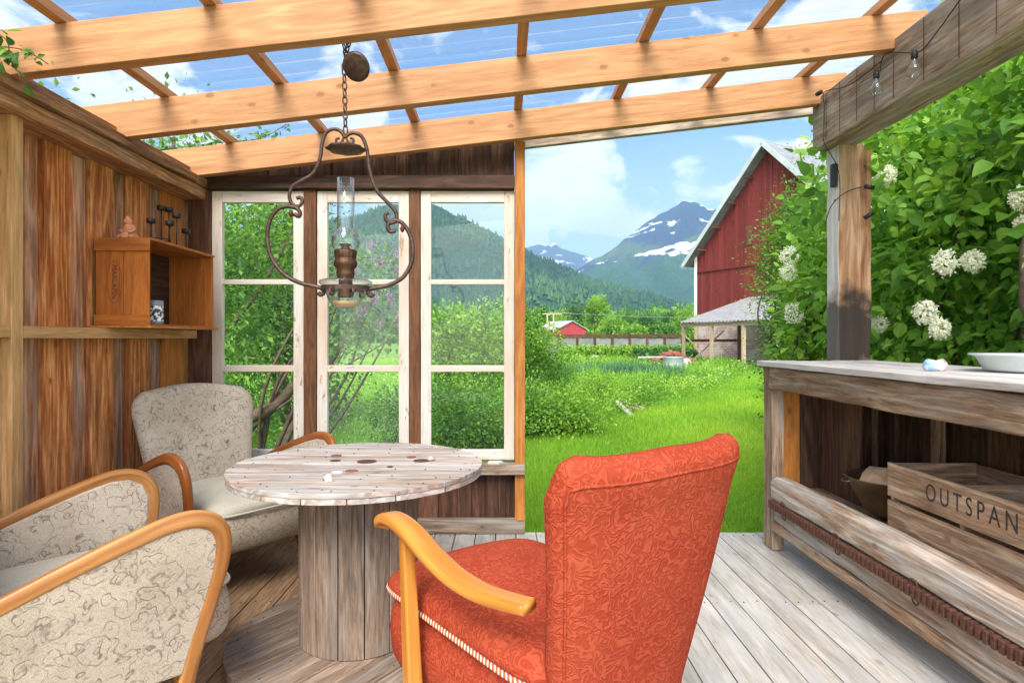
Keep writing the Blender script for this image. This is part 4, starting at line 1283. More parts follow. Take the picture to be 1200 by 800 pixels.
def blades(name, rng, X, Y, Z, Hh, Wd, mat, rnd, lean=.35, kind='stuff'):
    n = len(X)
    a = rng.uniform(0, 2 * np.pi, n); l = rng.uniform(0, lean, n) * Hh
    la = rng.uniform(0, 2 * np.pi, n)
    dx, dy = np.cos(a) * Wd / 2, np.sin(a) * Wd / 2
    b = np.stack([X, Y, Z], 1)
    p0 = b + np.stack([-dx, -dy, 0 * dx], 1); p1 = b + np.stack([dx, dy, 0 * dx], 1)
    m0 = b + np.stack([-dx * .7 + np.cos(la) * l * .35, -dy * .7 + np.sin(la) * l * .35, Hh * .6], 1)
    m1 = b + np.stack([dx * .7 + np.cos(la) * l * .35, dy * .7 + np.sin(la) * l * .35, Hh * .6], 1)
    tp = b + np.stack([np.cos(la) * l, np.sin(la) * l, Hh * (1 - .15 * l / np.maximum(Hh, 1e-6))], 1)
    V = np.stack([p0, p1, m1, m0, tp], 1).reshape(-1, 3)
    base = (np.arange(n) * 5)[:, None]
    Fc = np.concatenate([base + np.array([[0, 1, 2]]), base + np.array([[0, 2, 3]]), base + np.array([[3, 2, 4]])], 0)
    o = npmesh(name, V, Fc, mat, np.repeat(rnd, 5))
    return o
def vnoise(x, y, s, seed=0):
    """cheap smooth noise in 0..1"""
    v = 0; a = 0
    rg = np.random.default_rng(seed)
    for k in range(6):
        th = rg.uniform(0, 6.28); f = s * rg.uniform(.6, 2.2); ph = rg.uniform(0, 6.28)
        v = v + np.sin((x * math.cos(th) + y * math.sin(th)) * f + ph); a += 1
    return np.clip(.5 + v / a * .9, 0, 1)

# ============================================================ ground
def ground():
    t = NT('ground_green')
    o = t.obj()
    n = t.noise(o, .35, 6, .6); n2 = t.noise(o, 14, 4)
    c = t.ramp(n, [(.3, (.06, .15, .02)), (.5, (.13, .27, .03)), (.7, (.24, .36, .05))])
    c = t.mix(.5, c, t.ramp(n2, [(.3, .5), (.7, 1.3)]), 'MULTIPLY')
    m = t.pbr(c, .95, n2, .6, .05, spec=.1)
    ys = np.concatenate([np.linspace(-30, 60, 60), np.geomspace(64, 9000, 30)])
    xs = np.concatenate([-np.geomspace(8000, 25, 14), np.linspace(-20, 40, 40), np.geomspace(45, 9000, 14)])
    V = np.array([(x, y, GZ) for y in ys for x in xs]); nx_ = len(xs)
    Fc = np.array([(i * nx_ + j, i * nx_ + j + 1, (i + 1) * nx_ + j + 1, (i + 1) * nx_ + j) for i in range(len(ys) - 1) for j in range(nx_ - 1)])
    g = npmesh('ground', V, Fc, m, None); tag(g, kind='structure')
ground()
# lawn / meadow split (X of the edge as a function of Y)
EY = np.array([3.9, 7.4, 8.9, 10.6, 15, 24, 33]); EX = np.array([-5.5, -1.0, .31, 1.6, 4.4, 9.3, 13.8])
def edge(Y): return np.interp(Y, EY, EX)
rg = np.random.default_rng(3)
def sample(n, y0, y1, xl=-.62, xr=.62, extra=1.0):
    Y = y0 * (y1 / y0) ** rg.random(n); X = rg.uniform(xl * Y - extra, xr * Y + extra)
    return X, Y
X, Y = sample(330000, 3.99, 26, -.50, .60, .6)
k = (X > edge(Y) - .25 * rg.random(len(X)))
k &= ~((Y < 4.2) & (X < -2.2))
X, Y = X[k], Y[k]
sc = np.clip(Y / 7, .8, 3.2)
pn = vnoise(X, Y, 1.3, 5)
yel = np.exp(-(((X - 4.6) / 2.6) ** 2 + ((Y - 10.5) / 3.2) ** 2))
H_ = rg.uniform(.035, .085, len(X)) * (.8 + .5 * pn) * np.clip(sc, .9, 1.6)
r_ = np.clip(.02 + .45 * rg.random(len(X)) + .38 * pn + .5 * yel * rg.random(len(X)), 0, 1)
g = blades('lawn_grass', rg, X, Y, np.full(len(X), GZ), H_, .0055 * sc * rg.uniform(.7, 1.3, len(X)), M_grass, r_, .7)
tag(g, 'short bright green mown lawn grass beyond the deck', 'grass', kind='stuff')
X, Y = sample(380000, 4.1, 44, -.58, .50, 1.0)
k = X < edge(Y) + .3 * rg.random(len(X))
X, Y = X[k], Y[k]
sc = np.clip(Y / 8, .8, 4)
pn = vnoise(X, Y, .9, 8) * .6 + vnoise(X, Y, 3.0, 9) * .4
near_edge = np.clip((edge(Y) - X) / 1.5, .15, 1)
H_ = (.10 + .62 * pn ** 1.3) * near_edge * rg.uniform(.6, 1.3, len(X))
short = (X < -.06 * Y - .3) & (Y > 4)              # mown clearing seen through the middle window
H_ = np.where(short, H_ * .38, H_)
r_ = np.clip(.10 + .62 * rg.random(len(X)) * (0.5 + pn * .7) + np.where(short, .22, 0), 0, 1)
g = blades('meadow_grass', rg, X, Y, np.full(len(X), GZ), H_, .009 * sc * rg.uniform(.6, 1.4, len(X)), M_meadow, r_, .6)
tag(g, 'tall uneven meadow grass running back to the fence', 'meadow grass', kind='stuff')
# leafy weeds: broad-leaved ground cover in the meadow
n = 2100
Y = 6.5 * (40 / 6.5) ** rg.random(n); lo_ = -.10 * Y; X = lo_ + (np.minimum(.5 * Y, edge(Y) - .1) - lo_) * rg.random(n); kk = (X < edge(Y) - .1)
X, Y = X[kk], Y[kk]; hh = (.06 + .26 * vnoise(X, Y, 1.1, 21))
per = 34
idx = np.repeat(np.arange(len(X)), per)
off = rg.normal(size=(len(idx), 3)) * np.array([.17, .17, .10])
P = np.stack([X[idx], Y[idx], GZ + hh[idx]], 1) + off; P[:, 2] = np.maximum(P[:, 2], GZ + .02)
D = norm(off) + rg.normal(size=P.shape) * .4; D[:, 2] += .25
N = rg.normal(size=P.shape) * .5 + np.array([0, 0, 1])
cl = rg.random(len(X))[idx]
cl = np.clip(vnoise(X, Y, 1.7, 33) * 1.3 - .35 + .35 * rg.random(len(X)), 0, 1)[idx]
V, Fc, rr = leaf_arrays(P, D, N, .055 * np.clip(P[:, 1] / 11, .8, 2.6) * rg.uniform(.5, 1.4, len(P)), np.clip(cl * .65 + .35 * rg.random(len(P)), 0, 1))
w_ = npmesh('weeds', V, Fc, M_leaf_yel, rr); tag(w_, 'leafy weeds and herbs spread through the tall meadow', 'weeds', kind='stuff')
# small pale meadow flowers
n = 1500; Y = 6 * (36 / 6) ** rg.random(n); X = -.55 * Y + (np.minimum(.5 * Y, edge(Y)) + .55 * Y) * rg.random(n)
P = np.stack([X, Y, GZ + rg.uniform(.2, .5, n)], 1)
V, Fc, rr = leaf_arrays(P, rg.normal(size=P.shape), rg.normal(size=P.shape), .022 * np.clip(Y / 8, .8, 3), rg.random(n))
w_ = npmesh('meadow_flowers', V, Fc, M_whitefl, rr); tag(w_, 'tiny pale flowers scattered in the meadow', 'flowers', kind='stuff')

# ============================================================ near shrubs
def shrub(name, label, base, h, rx, ry, mat, seed, n_cl=120, per=60, cr=.10, ls=.05, group=None, cat='shrub', **k):
    return tree(name, label, cat, (base[0], base[1], GZ), h, (rx, ry, h * .48), mat, n_cl, per, cr, ls, seed, group, zc=.52, trunk=k.pop('trunk', .03), low=.02, **k)
# big dark bush at the meadow edge, right of the trim
GB = 'low bushes along the meadow edge'
shrub('meadow_bush', 'dense dark green bush at the lawn edge, just right of the orange trim', (.98, 9.9), .66, .55, .6, M_leaf_yel, 11, 90, 80, .15, .055, GB, lump=.45)
shrub('meadow_bush', 'low rounded bush behind the orange trim, left of the dense dark one', (.30, 9.5), .75, .5, .5, M_leaf, 12, 80, 80, .15, .05, GB, lump=.45)
shrub('meadow_bush', 'leafy bush low in the right hand window', (-.75, 8.2), .85, .95, .6, M_leaf, 13, 140, 70, .13, .05, GB)
shrub('meadow_bush', 'small bush with yellow green tips above the fallen plank', (1.95, 12.6), .75, .42, .4, M_leaf_yel, 14, 60, 60, .10, .05, GB)
shrub('meadow_bush', 'round green bush further back, left of the iris clump', (.95, 15.5), 1.15, .9, .8, M_leaf, 15, 130, 60, .13, .06, GB)
GW = 'light green willow bushes beyond the right window'
for i, (px, Yd, topy, lab) in enumerate(((527, 13.5, 350, 'light green willow bush filling the left of the right window'), (563, 12.5, 338, 'tall light green willow bush in the centre of the right window'), (597, 14.5, 345, 'light green willow bush against the right window frame'), (628, 16, 365, 'light green willow bush showing right of the orange trim'))):
    h = EYE + (397 - topy) / F * Yd - GZ
    shrub('willow_bush', lab, ((px - 590) / F * Yd, Yd), h, .62, .6, M_leaf_yel if i % 2 else M_leaf, 30 + i, 80, 60, .15, .085, GW, shell=.35, lump=.42, contrast=.7)
# tree and shrubs outside the left window
GLt = 'leafy trees outside the left window'
tree('garden_tree', 'leafy tree with a leaning dark trunk outside the left window', 'tree', (-3.7, 6.9, GZ), 4.2, (1.45, 1.3, 2.0), M_leaf, 190, 80, .17, .065, 41, GLt, trunk=.10, low=.03, zc=.52)
tree('garden_tree', 'brighter young tree further left outside the left window', 'tree', (-4.3, 8.7, GZ), 4.4, (1.5, 1.4, 2.1), M_leaf_yel, 200, 80, .18, .07, 42, GLt, trunk=.10, low=.03, zc=.52)
tree('garden_tree', 'dark tree standing behind the two by the left window', 'tree', (-3.6, 10.4, GZ), 4.2, (1.1, 1.3, 2.0), M_leaf_dark, 150, 80, .2, .08, 43, GLt, trunk=.12, low=.03, zc=.52)
m = MB(); pp = spline([(-3.25, 5.6, GZ - .05), (-2.75, 5.75, .30), (-2.2, 6.0, .62), (-1.9, 6.2, 1.1)], 6)
m.tube(pp, [.09, .088, .085, .083, .08, .078, .075, .07, .068, .065, .06, .058, .055, .05, .045, .04, .035, .03, .025][:len(pp)], 9)
o = m.build('leaning_branch', M_bark); tag(o, 'thick dark fallen branch leaning outside the left window near the bottom', 'branch')
# purple lilac outside the middle window
lt = thing('purple_lilac', 'lilac shrub with purple blossoms reaching across the middle window', 'lilac shrub', (-2.35, 6.2, GZ), 0)
rng = np.random.default_rng(51)
spots = [(398, 300), (405, 330), (420, 345), (445, 330), (455, 300), (470, 310), (440, 352), (462, 345), (402, 375), (425, 370), (452, 372), (395, 398), (412, 404), (440, 395), (470, 365), (385, 350), (378, 380), (388, 330), (432, 318), (462, 392)]
Cs = []
for px, py in spots:
    p = at(px + rng.normal() * 3, py, 5.6 + rng.random() * 1.2); Cs.append((p.x + 2.35, p.y - 6.2, p.z - GZ))
Cs = np.array(Cs); per = 65
idx = np.repeat(np.arange(len(Cs)), per); off = rng.normal(size=(len(idx), 3)) * np.array([.12, .14, .085])
P = Cs[idx] + off; D = norm(off) + rng.normal(size=P.shape) * .5; D[:, 2] -= .2; N = rng.normal(size=P.shape) * .5 + np.array([0, 0, 1])
V, Fc, rr = leaf_arrays(P, D, N, .06 * rng.uniform(.6, 1.2, len(P)), np.clip(rng.random(len(P)) * .7 + .3 * rng.random(len(Cs))[idx], 0, 1), HEART)
npmesh('crown', V, Fc, M_leaf, rr, lt)
limbs(lt, (-.1, 0, 0), Cs, rng, 14, .028)
for px, py in ((436, 286), (446, 307), (467, 299), (418, 318), (467, 316), (458, 350), (468, 371), (472, 378), (444, 379), (424, 362), (398, 335), (438, 350)):
    p = at(px, py, 5.6); m = MB(); q = Vector((p.x + 2.35, p.y - 6.2, p.z - GZ))
    n_ = 60; o_ = rng.normal(size=(n_, 3)) * np.array([.022, .022, .03]) + np.array(q)
    V, Fc, rr = leaf_arrays(o_, rng.normal(size=(n_, 3)), rng.normal(size=(n_, 3)), np.full(n_, .022), rng.random(n_))
    npmesh('blossom', V, Fc, M_purple, rr, lt)

# ============================================================ white lilac on the right
def big_lilac(name, label, c, rad, n_cl, seed, mat=M_lilac_leaf, per=26, cr=.11, ls=.088, zlow=-.2, lump=.14, blossoms=()):
    rng = np.random.default_rng(seed)
    t_ = thing(name, label, 'lilac shrub', (c[0], c[1], GZ), 0, 'white lilac shrubs beside the patio')
    o, C = crown('crown', rng, (0, 0, c[2] - GZ), rad, n_cl, per, cr, ls, mat, t_, shell=.35, lump=lump, shape=HEART, zmin=.05, contrast=.45)
    limbs(t_, (.1, 0, 0), C, rng, 26, .035)
    for (px, py, Yb, s) in blossoms:
        p = at(px, py, Yb); q = Vector((p.x - c[0], p.y - c[1], p.z - GZ))
        n_ = int(420); d_ = norm(rng.normal(size=(n_, 3))); r__ = .9 + .15 * rng.random(n_)
        hh_ = rng.uniform(-1, 1, n_)
        P = np.array(q) + d_ * np.array([s, s, s * 1.15]) * r__[:, None] * rng.uniform(.75, 1.05, n_)[:, None]
        V, Fc, rr = leaf_arrays(P, rng.normal(size=(n_, 3)) + 0 * d_, d_ + rng.normal(size=(n_, 3)) * .35, np.full(n_, .020 if s > .04 else .013), rng.random(n_))
        npmesh('blossom', V, Fc, M_whitefl, rr, t_)
    return t_
big_lilac('white_lilac', 'large white lilac shrub behind the counter right of the post', (3.55, 4.35, 1.75), (1.25, 1.05, 1.75), 430, 61, per=34, lump=.22,
          blossoms=((1040, 206, 3.95, .055), (1107, 308, 3.45, .062), (1140, 306, 3.4, .052), (1084, 366, 3.5, .06), (1101, 385, 3.45, .05), (1197, 232, 3.1, .05), (1198, 262, 3.1, .035), (1030, 380, 4.2, .05), (1020, 377, 4.3, .035)))
big_lilac('white_lilac', 'lilac shrub at the far right edge with big leaves over the counter', (3.3, 2.75, 2.2), (.75, .85, 1.4), 240, 62, per=28)
big_lilac('white_lilac', 'tall lilac shrub behind the header beam', (4.75, 5.6, 2.4), (1.5, 1.3, 2.5), 420, 63, per=28, ls=.12)
big_lilac('white_lilac', 'lilac shrub with white blossoms on the left side of the post', (3.22, 6.0, 1.4), (.40, .6, 1.35), 150, 64, per=30, ls=.085, lump=.06, cr=.10, mat=M_leaf_yel,
          blossoms=((925, 300, 5.6, .08), (924, 319, 5.6, .07), (940, 173, 5.7, .08), (930, 367, 5.6, .09)))
shrub('feathery_tree', 'fine leaved light green tree between the barn and the post', (4.52, 9.4), 4.2, .42, .6, M_leaf, 65, 230, 110, .15, .05, None, cat='tree', trunk=.06)
shrub('low_bush', 'low leafy bush at the foot of the brick barn wall', (7.1, 14.5), 1.2, .8, .8, M_leaf_yel, 66, 130, 60, .13, .06)
shrub('low_bush', 'dark undergrowth bush between the counter and the lilac', (3.75, 5.4), 1.3, 1.1, .9, M_leaf_dark, 67, 200, 60, .12, .06)

# ============================================================ vines on the roof
def vine(label, pts, n, seed, ls=.03, spread=.03):
    rng = np.random.default_rng(seed)
    t_ = thing('climbing_vine', label, 'vine', pts[0], 0, None)
    o0 = Vector(pts[0]); pp = spline([Vector(p) - o0 for p in pts], 8)
    m = MB(); m.tube(pp, .0022, 5); m.build('stem', M_bark, t_)
    A = np.array([tuple(p) for p in pp]); i = rng.integers(0, len(A), n)
    P = A[i] + rng.normal(size=(n, 3)) * spread
    V, Fc, rr = leaf_arrays(P, rng.normal(size=(n, 3)) + np.array([.2, -.3, -.4]), rng.normal(size=(n, 3)) * .5 + np.array([.3, -.9, .5]), ls * rng.uniform(.6, 1.3, n), rng.random(n), HEART)
    npmesh('leaves', V, Fc, M_leaf, rr, t_)
vine('vine hanging over the nearest rafter at the top left corner', [at(-40, 20, 2.28), at(5, 45, 2.27), at(12, 70, 2.27), at(25, 92, 2.26)], 26, 71, .04, .025)
vine('small vine shoot trailing right from the top left corner', [at(5, 55, 2.26), at(25, 58, 2.25), at(42, 66, 2.25), at(56, 75, 2.25)], 14, 72, .032, .012)
vine('leafy vine creeping along the roof behind the farthest rafter', [at(185, 176, 3.86), at(215, 172, 3.88), at(250, 168, 3.88), at(290, 165, 3.9), at(318, 164, 3.9)], 170, 73, .035, .035)
vine('bare vine shoot rising over the farthest rafter', [at(290, 166, 3.9), at(315, 158, 3.88), at(335, 146, 3.87), at(332, 150, 3.8)], 12, 74, .028, .02)
# ============================================================ barn
BP = Vector((12.6, 40.0, 0)); BD = Vector((.448, -.894, 0)); BN = Vector((-.894, -.448, 0))   # far corner, along the gable, outward
def bpnt(t_, z, o=0.0): return Vector((BP.x + BD.x * t_ + BN.x * o, BP.y + BD.y * t_ + BN.y * o, z)) - Vector((BP.x, BP.y, GZ))
barn = thing('barn', 'large red barn with a steep gable and brick ground floor', 'barn', (BP.x, BP.y, GZ), 0)
GWd = 11.46; zE = 6.45; zR = 12.15; zB = 2.85
pitch = (zR - zE) / (GWd / 2)
t = NT('brick_wall')
sx = t.n('ShaderNodeTexCoord'); gg = t.attr('g').outputs['Vector']
br = t.n('ShaderNodeTexBrick'); t.set(br, 'Vector', gg)
br.inputs['Color1'].default_value = (.20, .085, .06, 1); br.inputs['Color2'].default_value = (.33, .20, .16, 1); br.inputs['Mortar'].default_value = (.42, .37, .33, 1)
br.inputs['Scale'].default_value = 1.0; br.inputs['Brick Width'].default_value = .30; br.inputs['Row Height'].default_value = .10; br.inputs['Mortar Size'].default_value = .012
nn = t.noise(gg, 1.5, 5, .7)
M_brick = t.pbr(t.mix(t.ramp(nn, [(.45, 0.0), (.62, .75)]), br.outputs[0], (.46, .40, .36)), .9, br.outputs[1], .5, .01)
m = MB()     # cladding: vertical boards in two tiers
x = 0.0
while x < GWd:
    w = .19
    x1 = min(x + w, GWd); xm = (x + x1) / 2
    zt = zE + pitch * min(xm, GWd - xm)
    o_ = .0 if int(x / w) % 2 else .022
    cols2 = []
    for (a, b, oo) in ((zB, 5.55, o_), (5.56, zt, o_ + .035)):
        if b <= a: continue
        c0 = bpnt(x + .006, 0, oo); c1 = bpnt(x1 - .006, 0, oo); d0 = bpnt(x + .006, 0, oo - .06); d1 = bpnt(x1 - .006, 0, oo - .06)
        def hgt(tt): return zE + pitch * min(tt, GWd - tt) - GZ if b > 6 else b - GZ
        if a > 5 : tops = (hgt(x), hgt(x1))
        else: tops = (b - GZ, b - GZ)
        vs = [(*c0.xy, a - GZ), (*c1.xy, a - GZ), (*c1.xy, tops[1]), (*c0.xy, tops[0]), (*d0.xy, a - GZ), (*d1.xy, a - GZ), (*d1.xy, tops[1]), (*d0.xy, tops[0])]
        fs = [(0, 1, 2, 3), (5, 4, 7, 6), (1, 5, 6, 2), (4, 0, 3, 7), (3, 2, 6, 7), (4, 5, 1, 0)]
        m.add(vs, fs, [(v[2], tt, 0) for v, tt in zip(vs, (x, x1, x1, x, x, x1, x1, x))])
    x = x1
cl_ = m.build('cladding', W['red'], barn)
m = MB()
vs = [bpnt(0, GZ - .3, -.02), bpnt(GWd, GZ - .3, -.02), bpnt(GWd, zB, -.02), bpnt(0, zB, -.02), bpnt(0, GZ - .3, -.4), bpnt(GWd, GZ - .3, -.4), bpnt(GWd, zB, -.4), bpnt(0, zB, -.4)]
m.add(vs, [(0, 1, 2, 3), (5, 4, 7, 6), (1, 5, 6, 2), (4, 0, 3, 7), (3, 2, 6, 7), (4, 5, 1, 0)], [(0, 0, 0), (GWd, 0, 0), (GWd, 3.4, 0), (0, 3.4, 0), (0, 0, .4), (GWd, 0, .4), (GWd, 3.4, .4), (0, 3.4, .4)])
m.build('brick_wall', M_brick, barn)
L = 22.0
m = MB()     # side walls
for t0 in (0.0, GWd):
    a = bpnt(t0, GZ - .3, -.41); b = bpnt(t0, GZ - .3, -L)
    m.beam((a + b) / 2 + Vector((0, 0, 3.4)) + (b - a) / 2, (a + b) / 2 + Vector((0, 0, 3.4)) - (b - a) / 2, .2, 6.7)
m.build('side_wall', W['red'], barn)
M_roofbarn = plain('barn_roof_slate', (.22, .23, .25), .6, 0, .3, 2)
m = MB()
ov = .75
for s_ in (0, 1):
    te = -ov * .75 if s_ == 0 else GWd + ov * .75
    ze = zE - pitch * ov * .75
    tr = GWd / 2
    vs = []
    for oo in (.7, -L):
        for (tt, zz) in ((te, ze), (tr, zR)):
            vs.append(bpnt(tt, zz + .06, oo)); vs.append(bpnt(tt, zz + .24, oo))
    # order: oo0: e_lo,e_hi,r_lo,r_hi ; oo1 same
    m.add(vs, [(0, 2, 3, 1), (4, 5, 7, 6), (1, 3, 7, 5), (0, 4, 6, 2), (0, 1, 5, 4), (2, 6, 7, 3)])
rf = m.build('roof', M_roofbarn, barn)
M_barge = plain('grey_bargeboard', (.42, .46, .46), .7, 0, .2, 1)
for s_ in (0, 1):
    te = -ov * .78 if s_ == 0 else GWd + ov * .78
    m = MB()
    m.beam(bpnt(te, zE - pitch * ov * .78 + .10, .73), bpnt(GWd / 2, zR + .12, .73), .05, .26, up=(0, 0, 1))
    m.build('bargeboard', M_barge, barn)
m = MB(); m.beam(bpnt(-.02, zB - .05, .10), bpnt(-.02, zE + .2, .10), .20, .05, up=(BN.x, BN.y, 0)); m.build('corner_trim', M_white, barn)
m = MB(); m.beam(bpnt(-.0, GZ, .10), bpnt(-.0, zB - .06, .10), .20, .06, up=(BN.x, BN.y, 0)); m.build('corner_trim', W['oldpost'], barn)
m = MB(); m.beam(bpnt(0, 5.55, .075), bpnt(GWd, 5.55, .075), .05, .06); m.build('belt_board', W['red'], barn)
for k in range(5):
    m = MB(); tt = .8 + k * 1.25
    m.beam(bpnt(tt, zE + pitch * tt - .35, .0), bpnt(tt, zE + pitch * tt - .35, .7), .09, .12); m.build('purlin_end', W['dark'], barn)
def bwin(t0, t1, z0, z1, nm='window', fm=M_white):
    m = MB()
    for a, b in (((t0, z0), (t1, z0)), ((t0, z1), (t1, z1)), ((t0, z0), (t0, z1)), ((t1, z0), (t1, z1)), (((t0 + t1) / 2, z0), ((t0 + t1) / 2, z1)), ((t0, (z0 + z1) / 2), (t1, (z0 + z1) / 2))):
        up = (BN.x, BN.y, 0)
        m.beam(bpnt(a[0], a[1], .06), bpnt(b[0], b[1], .06), .10, .06, up=up)
    f = m.build(nm, fm, barn)
    g_ = MB(); g_.beam(bpnt(t0, (z0 + z1) / 2, .025), bpnt(t1, (z0 + z1) / 2, .025), z1 - z0, .01, up=(BN.x, BN.y, 0)); g_.build('pane', plain('barn_pane', (.22, .26, .30), .1, 0, .3, 2), f)
bwin(5.75, 6.85, .95, 2.15)
m = MB(); m.beam(bpnt(4.3, 6.75, .07), bpnt(4.3, 7.9, .07), .45, .05, up=(BN.x, BN.y, 0)); m.build('hatch', W['dark'], barn)
m = MB(); m.beam(bpnt(3.02, 8.3, .075), bpnt(3.12, 8.3, .075), .14, .03, up=(BN.x, BN.y, 0)); m.build('vent_hole', M_black, barn)

# lean-to with corrugated roof
lean = thing('lean_to', 'open lean-to shed with pale corrugated roof on wooden posts against the barn', 'lean-to', (BP.x, BP.y, GZ), 0)
t0, t1, dep = 4.3, 11.4, 5.2
vs = []; nS = 120
for i in range(nS + 1):
    tt = t0 + (t1 - t0) * i / nS; h_ = .03 * math.sin(i * 1.57)
    for (o_, zz) in ((.12, 3.68), (dep + .25, 2.14)):
        vs.append(tuple(bpnt(tt, zz + h_, o_)))
Fc = np.array([(2 * i, 2 * i + 1, 2 * i + 3, 2 * i + 2) for i in range(nS)])
o = npmesh('corrugated_roof', np.array(vs), Fc, plain('corrugated_sheet', (.25, .25, .25), .5, .1, .3, 3), None, lean); sd = o.modifiers.new('s', 'SOLIDIFY'); sd.thickness = .015
m = MB(); m.beam(bpnt(t0 - .1, 2.0, dep), bpnt(t1, 2.0, dep), .12, .2, seg=10, jit=.02); m.build('front_beam', W['oldpost'], lean)
for tt in (t0, (t0 + t1) / 2, t1 - .1):
    m = MB(); m.beam(bpnt(tt, 3.5, .15), bpnt(tt, 1.98, dep), .08, .12); m.build('rafter', W['oldpost'], lean)
for tt in (t0 + .05, t0 + 2.1, t0 + 4.2, t0 + 6.2):
    m = MB(); m.beam(bpnt(tt, GZ - .2, dep), bpnt(tt, 1.9, dep), .14, .14, up=(BN.x, BN.y, 0), seg=6, jit=.015); m.build('post', W['oldpost'], lean)
for tt in (t0 + .9, t0 + 3.1):
    m = MB(); m.beam(bpnt(tt, GZ - .2, 1.9), bpnt(tt, 2.7, 1.9), .13, .13, up=(BN.x, BN.y, 0)); m.build('inner_post', W['post'], lean)
m = MB(); m.beam(bpnt(t0 + .05, 1.5, dep - .05), bpnt(t0 + 1.5, GZ, dep - .9), .1, .05); m.build('brace', W['oldpost'], lean)
m = MB(); m.beam(bpnt(t0 + .05, GZ + .2, dep - .5), bpnt(t0 + .05, 1.7, 2.2), .1, .05); m.build('brace', W['oldpost'], lean)
m = MB(); m.beam(bpnt(t0, 1.15, dep - .1), bpnt(t0, 1.15, .3), .05, .14); m.build('side_rail', W['post'], lean)

# ============================================================ yard things
def blob(name, label, cat, c, r, seed, mat, sq=(1, 1, .7)):
    m = MB(); rr = random.Random(seed); n1, n2 = 14, 9; vs = []
    ph = rr.random() * 9
    for j in range(n2 + 1):
        th = math.pi * j / n2
        for i in range(n1):
            a = 2 * math.pi * i / n1
            d_ = Vector((math.sin(th) * math.cos(a), math.sin(th) * math.sin(a), math.cos(th)))
            q = r * (1 + .28 * mnoise.noise(d_ * 1.6 + Vector((ph, ph, 0))))
            vs.append((d_.x * q * sq[0], d_.y * q * sq[1], d_.z * q * sq[2]))
    fs = [(j * n1 + i, j * n1 + (i + 1) % n1, (j + 1) * n1 + (i + 1) % n1, (j + 1) * n1 + i) for j in range(n2) for i in range(n1)]
    m.add(vs, fs, smooth=True); o = m.build(name, mat, loc=c); return tag(o, label, cat)
p = at(789, 436, 27.0)
tub = thing('metal_tub', 'round galvanised metal tub standing in the tall grass', 'tub', (p.x, 27, GZ))
m = MB(); m.lathe([(0, 0), (.38, 0), (.41, .10), (.41, .12), (.43, .40), (.43, .42), (.44, .70), (.46, .72), (.44, .74), (.41, .70), (.36, .06), (0, .05)], n=28); m.build('tub_body', M_galv, tub)
p = at(792, 424, 28); blob('boulder', 'pale round boulder behind the galvanised tub', 'boulder', (p.x, 28.2, .12), .42, 3, M_stone)
p = at(805, 424, 29); blob('boulder', 'grey boulder by the left post of the lean-to', 'boulder', (p.x, 29.5, .05), .36, 5, M_stone)
bp_ = at(788, 414, 31)
bk = MB(); rr = random.Random(4)
for i in range(70):
    x = rr.gauss(0, .45); y = rr.gauss(0, .3); z = max(0.05, .62 - abs(x) * .55 + rr.uniform(-.1, .05))
    bk.boxm((.32, .16, .12), Matrix.Translation((x, y, z + .25)) @ Matrix.Rotation(rr.uniform(0, 3), 4, 'Z') @ Matrix.Rotation(rr.uniform(-.5, .5), 4, 'X'))
o = bk.build('brick_heap', wood('red_clay', (.30, .08, .05), (.48, .17, .11), knots=0, grain=.1, vary=.4), loc=(bp_.x, 31, GZ)); tag(o, 'heap of red clay bricks and roof tiles behind the pale boulder', 'brick heap')
m = MB(); a = at(748, 418.5, 29); b = at(778, 418, 28.6); m.beam(a, b, .25, .06); o = m.build('long_plank', W['cabpale']); tag(o, 'pale plank lying level in the meadow left of the brick heap', 'plank')
# debris beside the lawn edge
g_ = lambda px, py, dz=0.0: Vector(((px - 590) / F * ((EYE - GZ - dz) * F / (py - 397)), (EYE - GZ - dz) * F / (py - 397), GZ + dz))
m = MB(); m.beam(g_(722, 470, .28), g_(741, 487, .03), .09, .035, seg=4, jit=.003); o = m.build('fallen_plank', W['cabpale']); tag(o, 'pale short plank leaning in the weeds at the lawn edge', 'plank')
for i, (a, b, lb) in enumerate((((726, 469, .20), (756, 478, .05), 'thin grey board lying right of the pale leaning plank, upper one'), ((730, 474, .12), (757, 481, .03), 'thin grey board lying right of the pale leaning plank, lower one'))):
    m = MB(); m.beam(g_(*a), g_(*b), .06, .025, seg=3, jit=.003); o = m.build('grey_board', W['greybeam']); tag(o, lb, 'board', 'grey boards by the leaning plank')
rr = random.Random(8); m = MB()
for i in range(110):
    c = g_(728 + rr.gauss(0, 9), 480 + rr.gauss(0, 2.6), .03); a = rr.uniform(0, 3.14); l = rr.uniform(.08, .35)
    d_ = Vector((math.cos(a), math.sin(a), rr.uniform(-.1, .5))) * l
    m.tube([c, c + d_ * .5 + Vector((0, 0, .02)), c + d_], rr.uniform(.004, .011), 4)
o = m.build('twig_pile', M_bark); tag(o, 'pile of dry brown twigs and soil under the leaning plank', 'twigs', kind='stuff')
for i, (px, py, r_, lb) in enumerate(((697, 419, .28, 'pale stone half hidden in the meadow'), (645, 428, .20, 'small whitish stone at the left of the meadow beside the trim'), (657, 430, .17, 'smallest whitish stone, right of its neighbour by the trim'))):
    q = g_(px, py, .28); blob('field_stone', lb, 'stone', q, r_, 20 + i, M_stone, (1.3, 1, .6))['group'] = 'stones in the meadow'
# iris clump
n = 1500; cx0 = at(727, 425, 21).x
X = cx0 + rg.normal(size=n) * .95; Y = 21 + rg.normal(size=n) * .6
o = blades('iris_clump', rg, X, Y, np.full(n, GZ), rg.uniform(.45, .85, n), np.full(n, .045), M_leaf_blue, rg.random(n), .4)
tag(o, 'clump of upright blue green iris leaves in the middle of the meadow', 'iris leaves', kind='stuff')
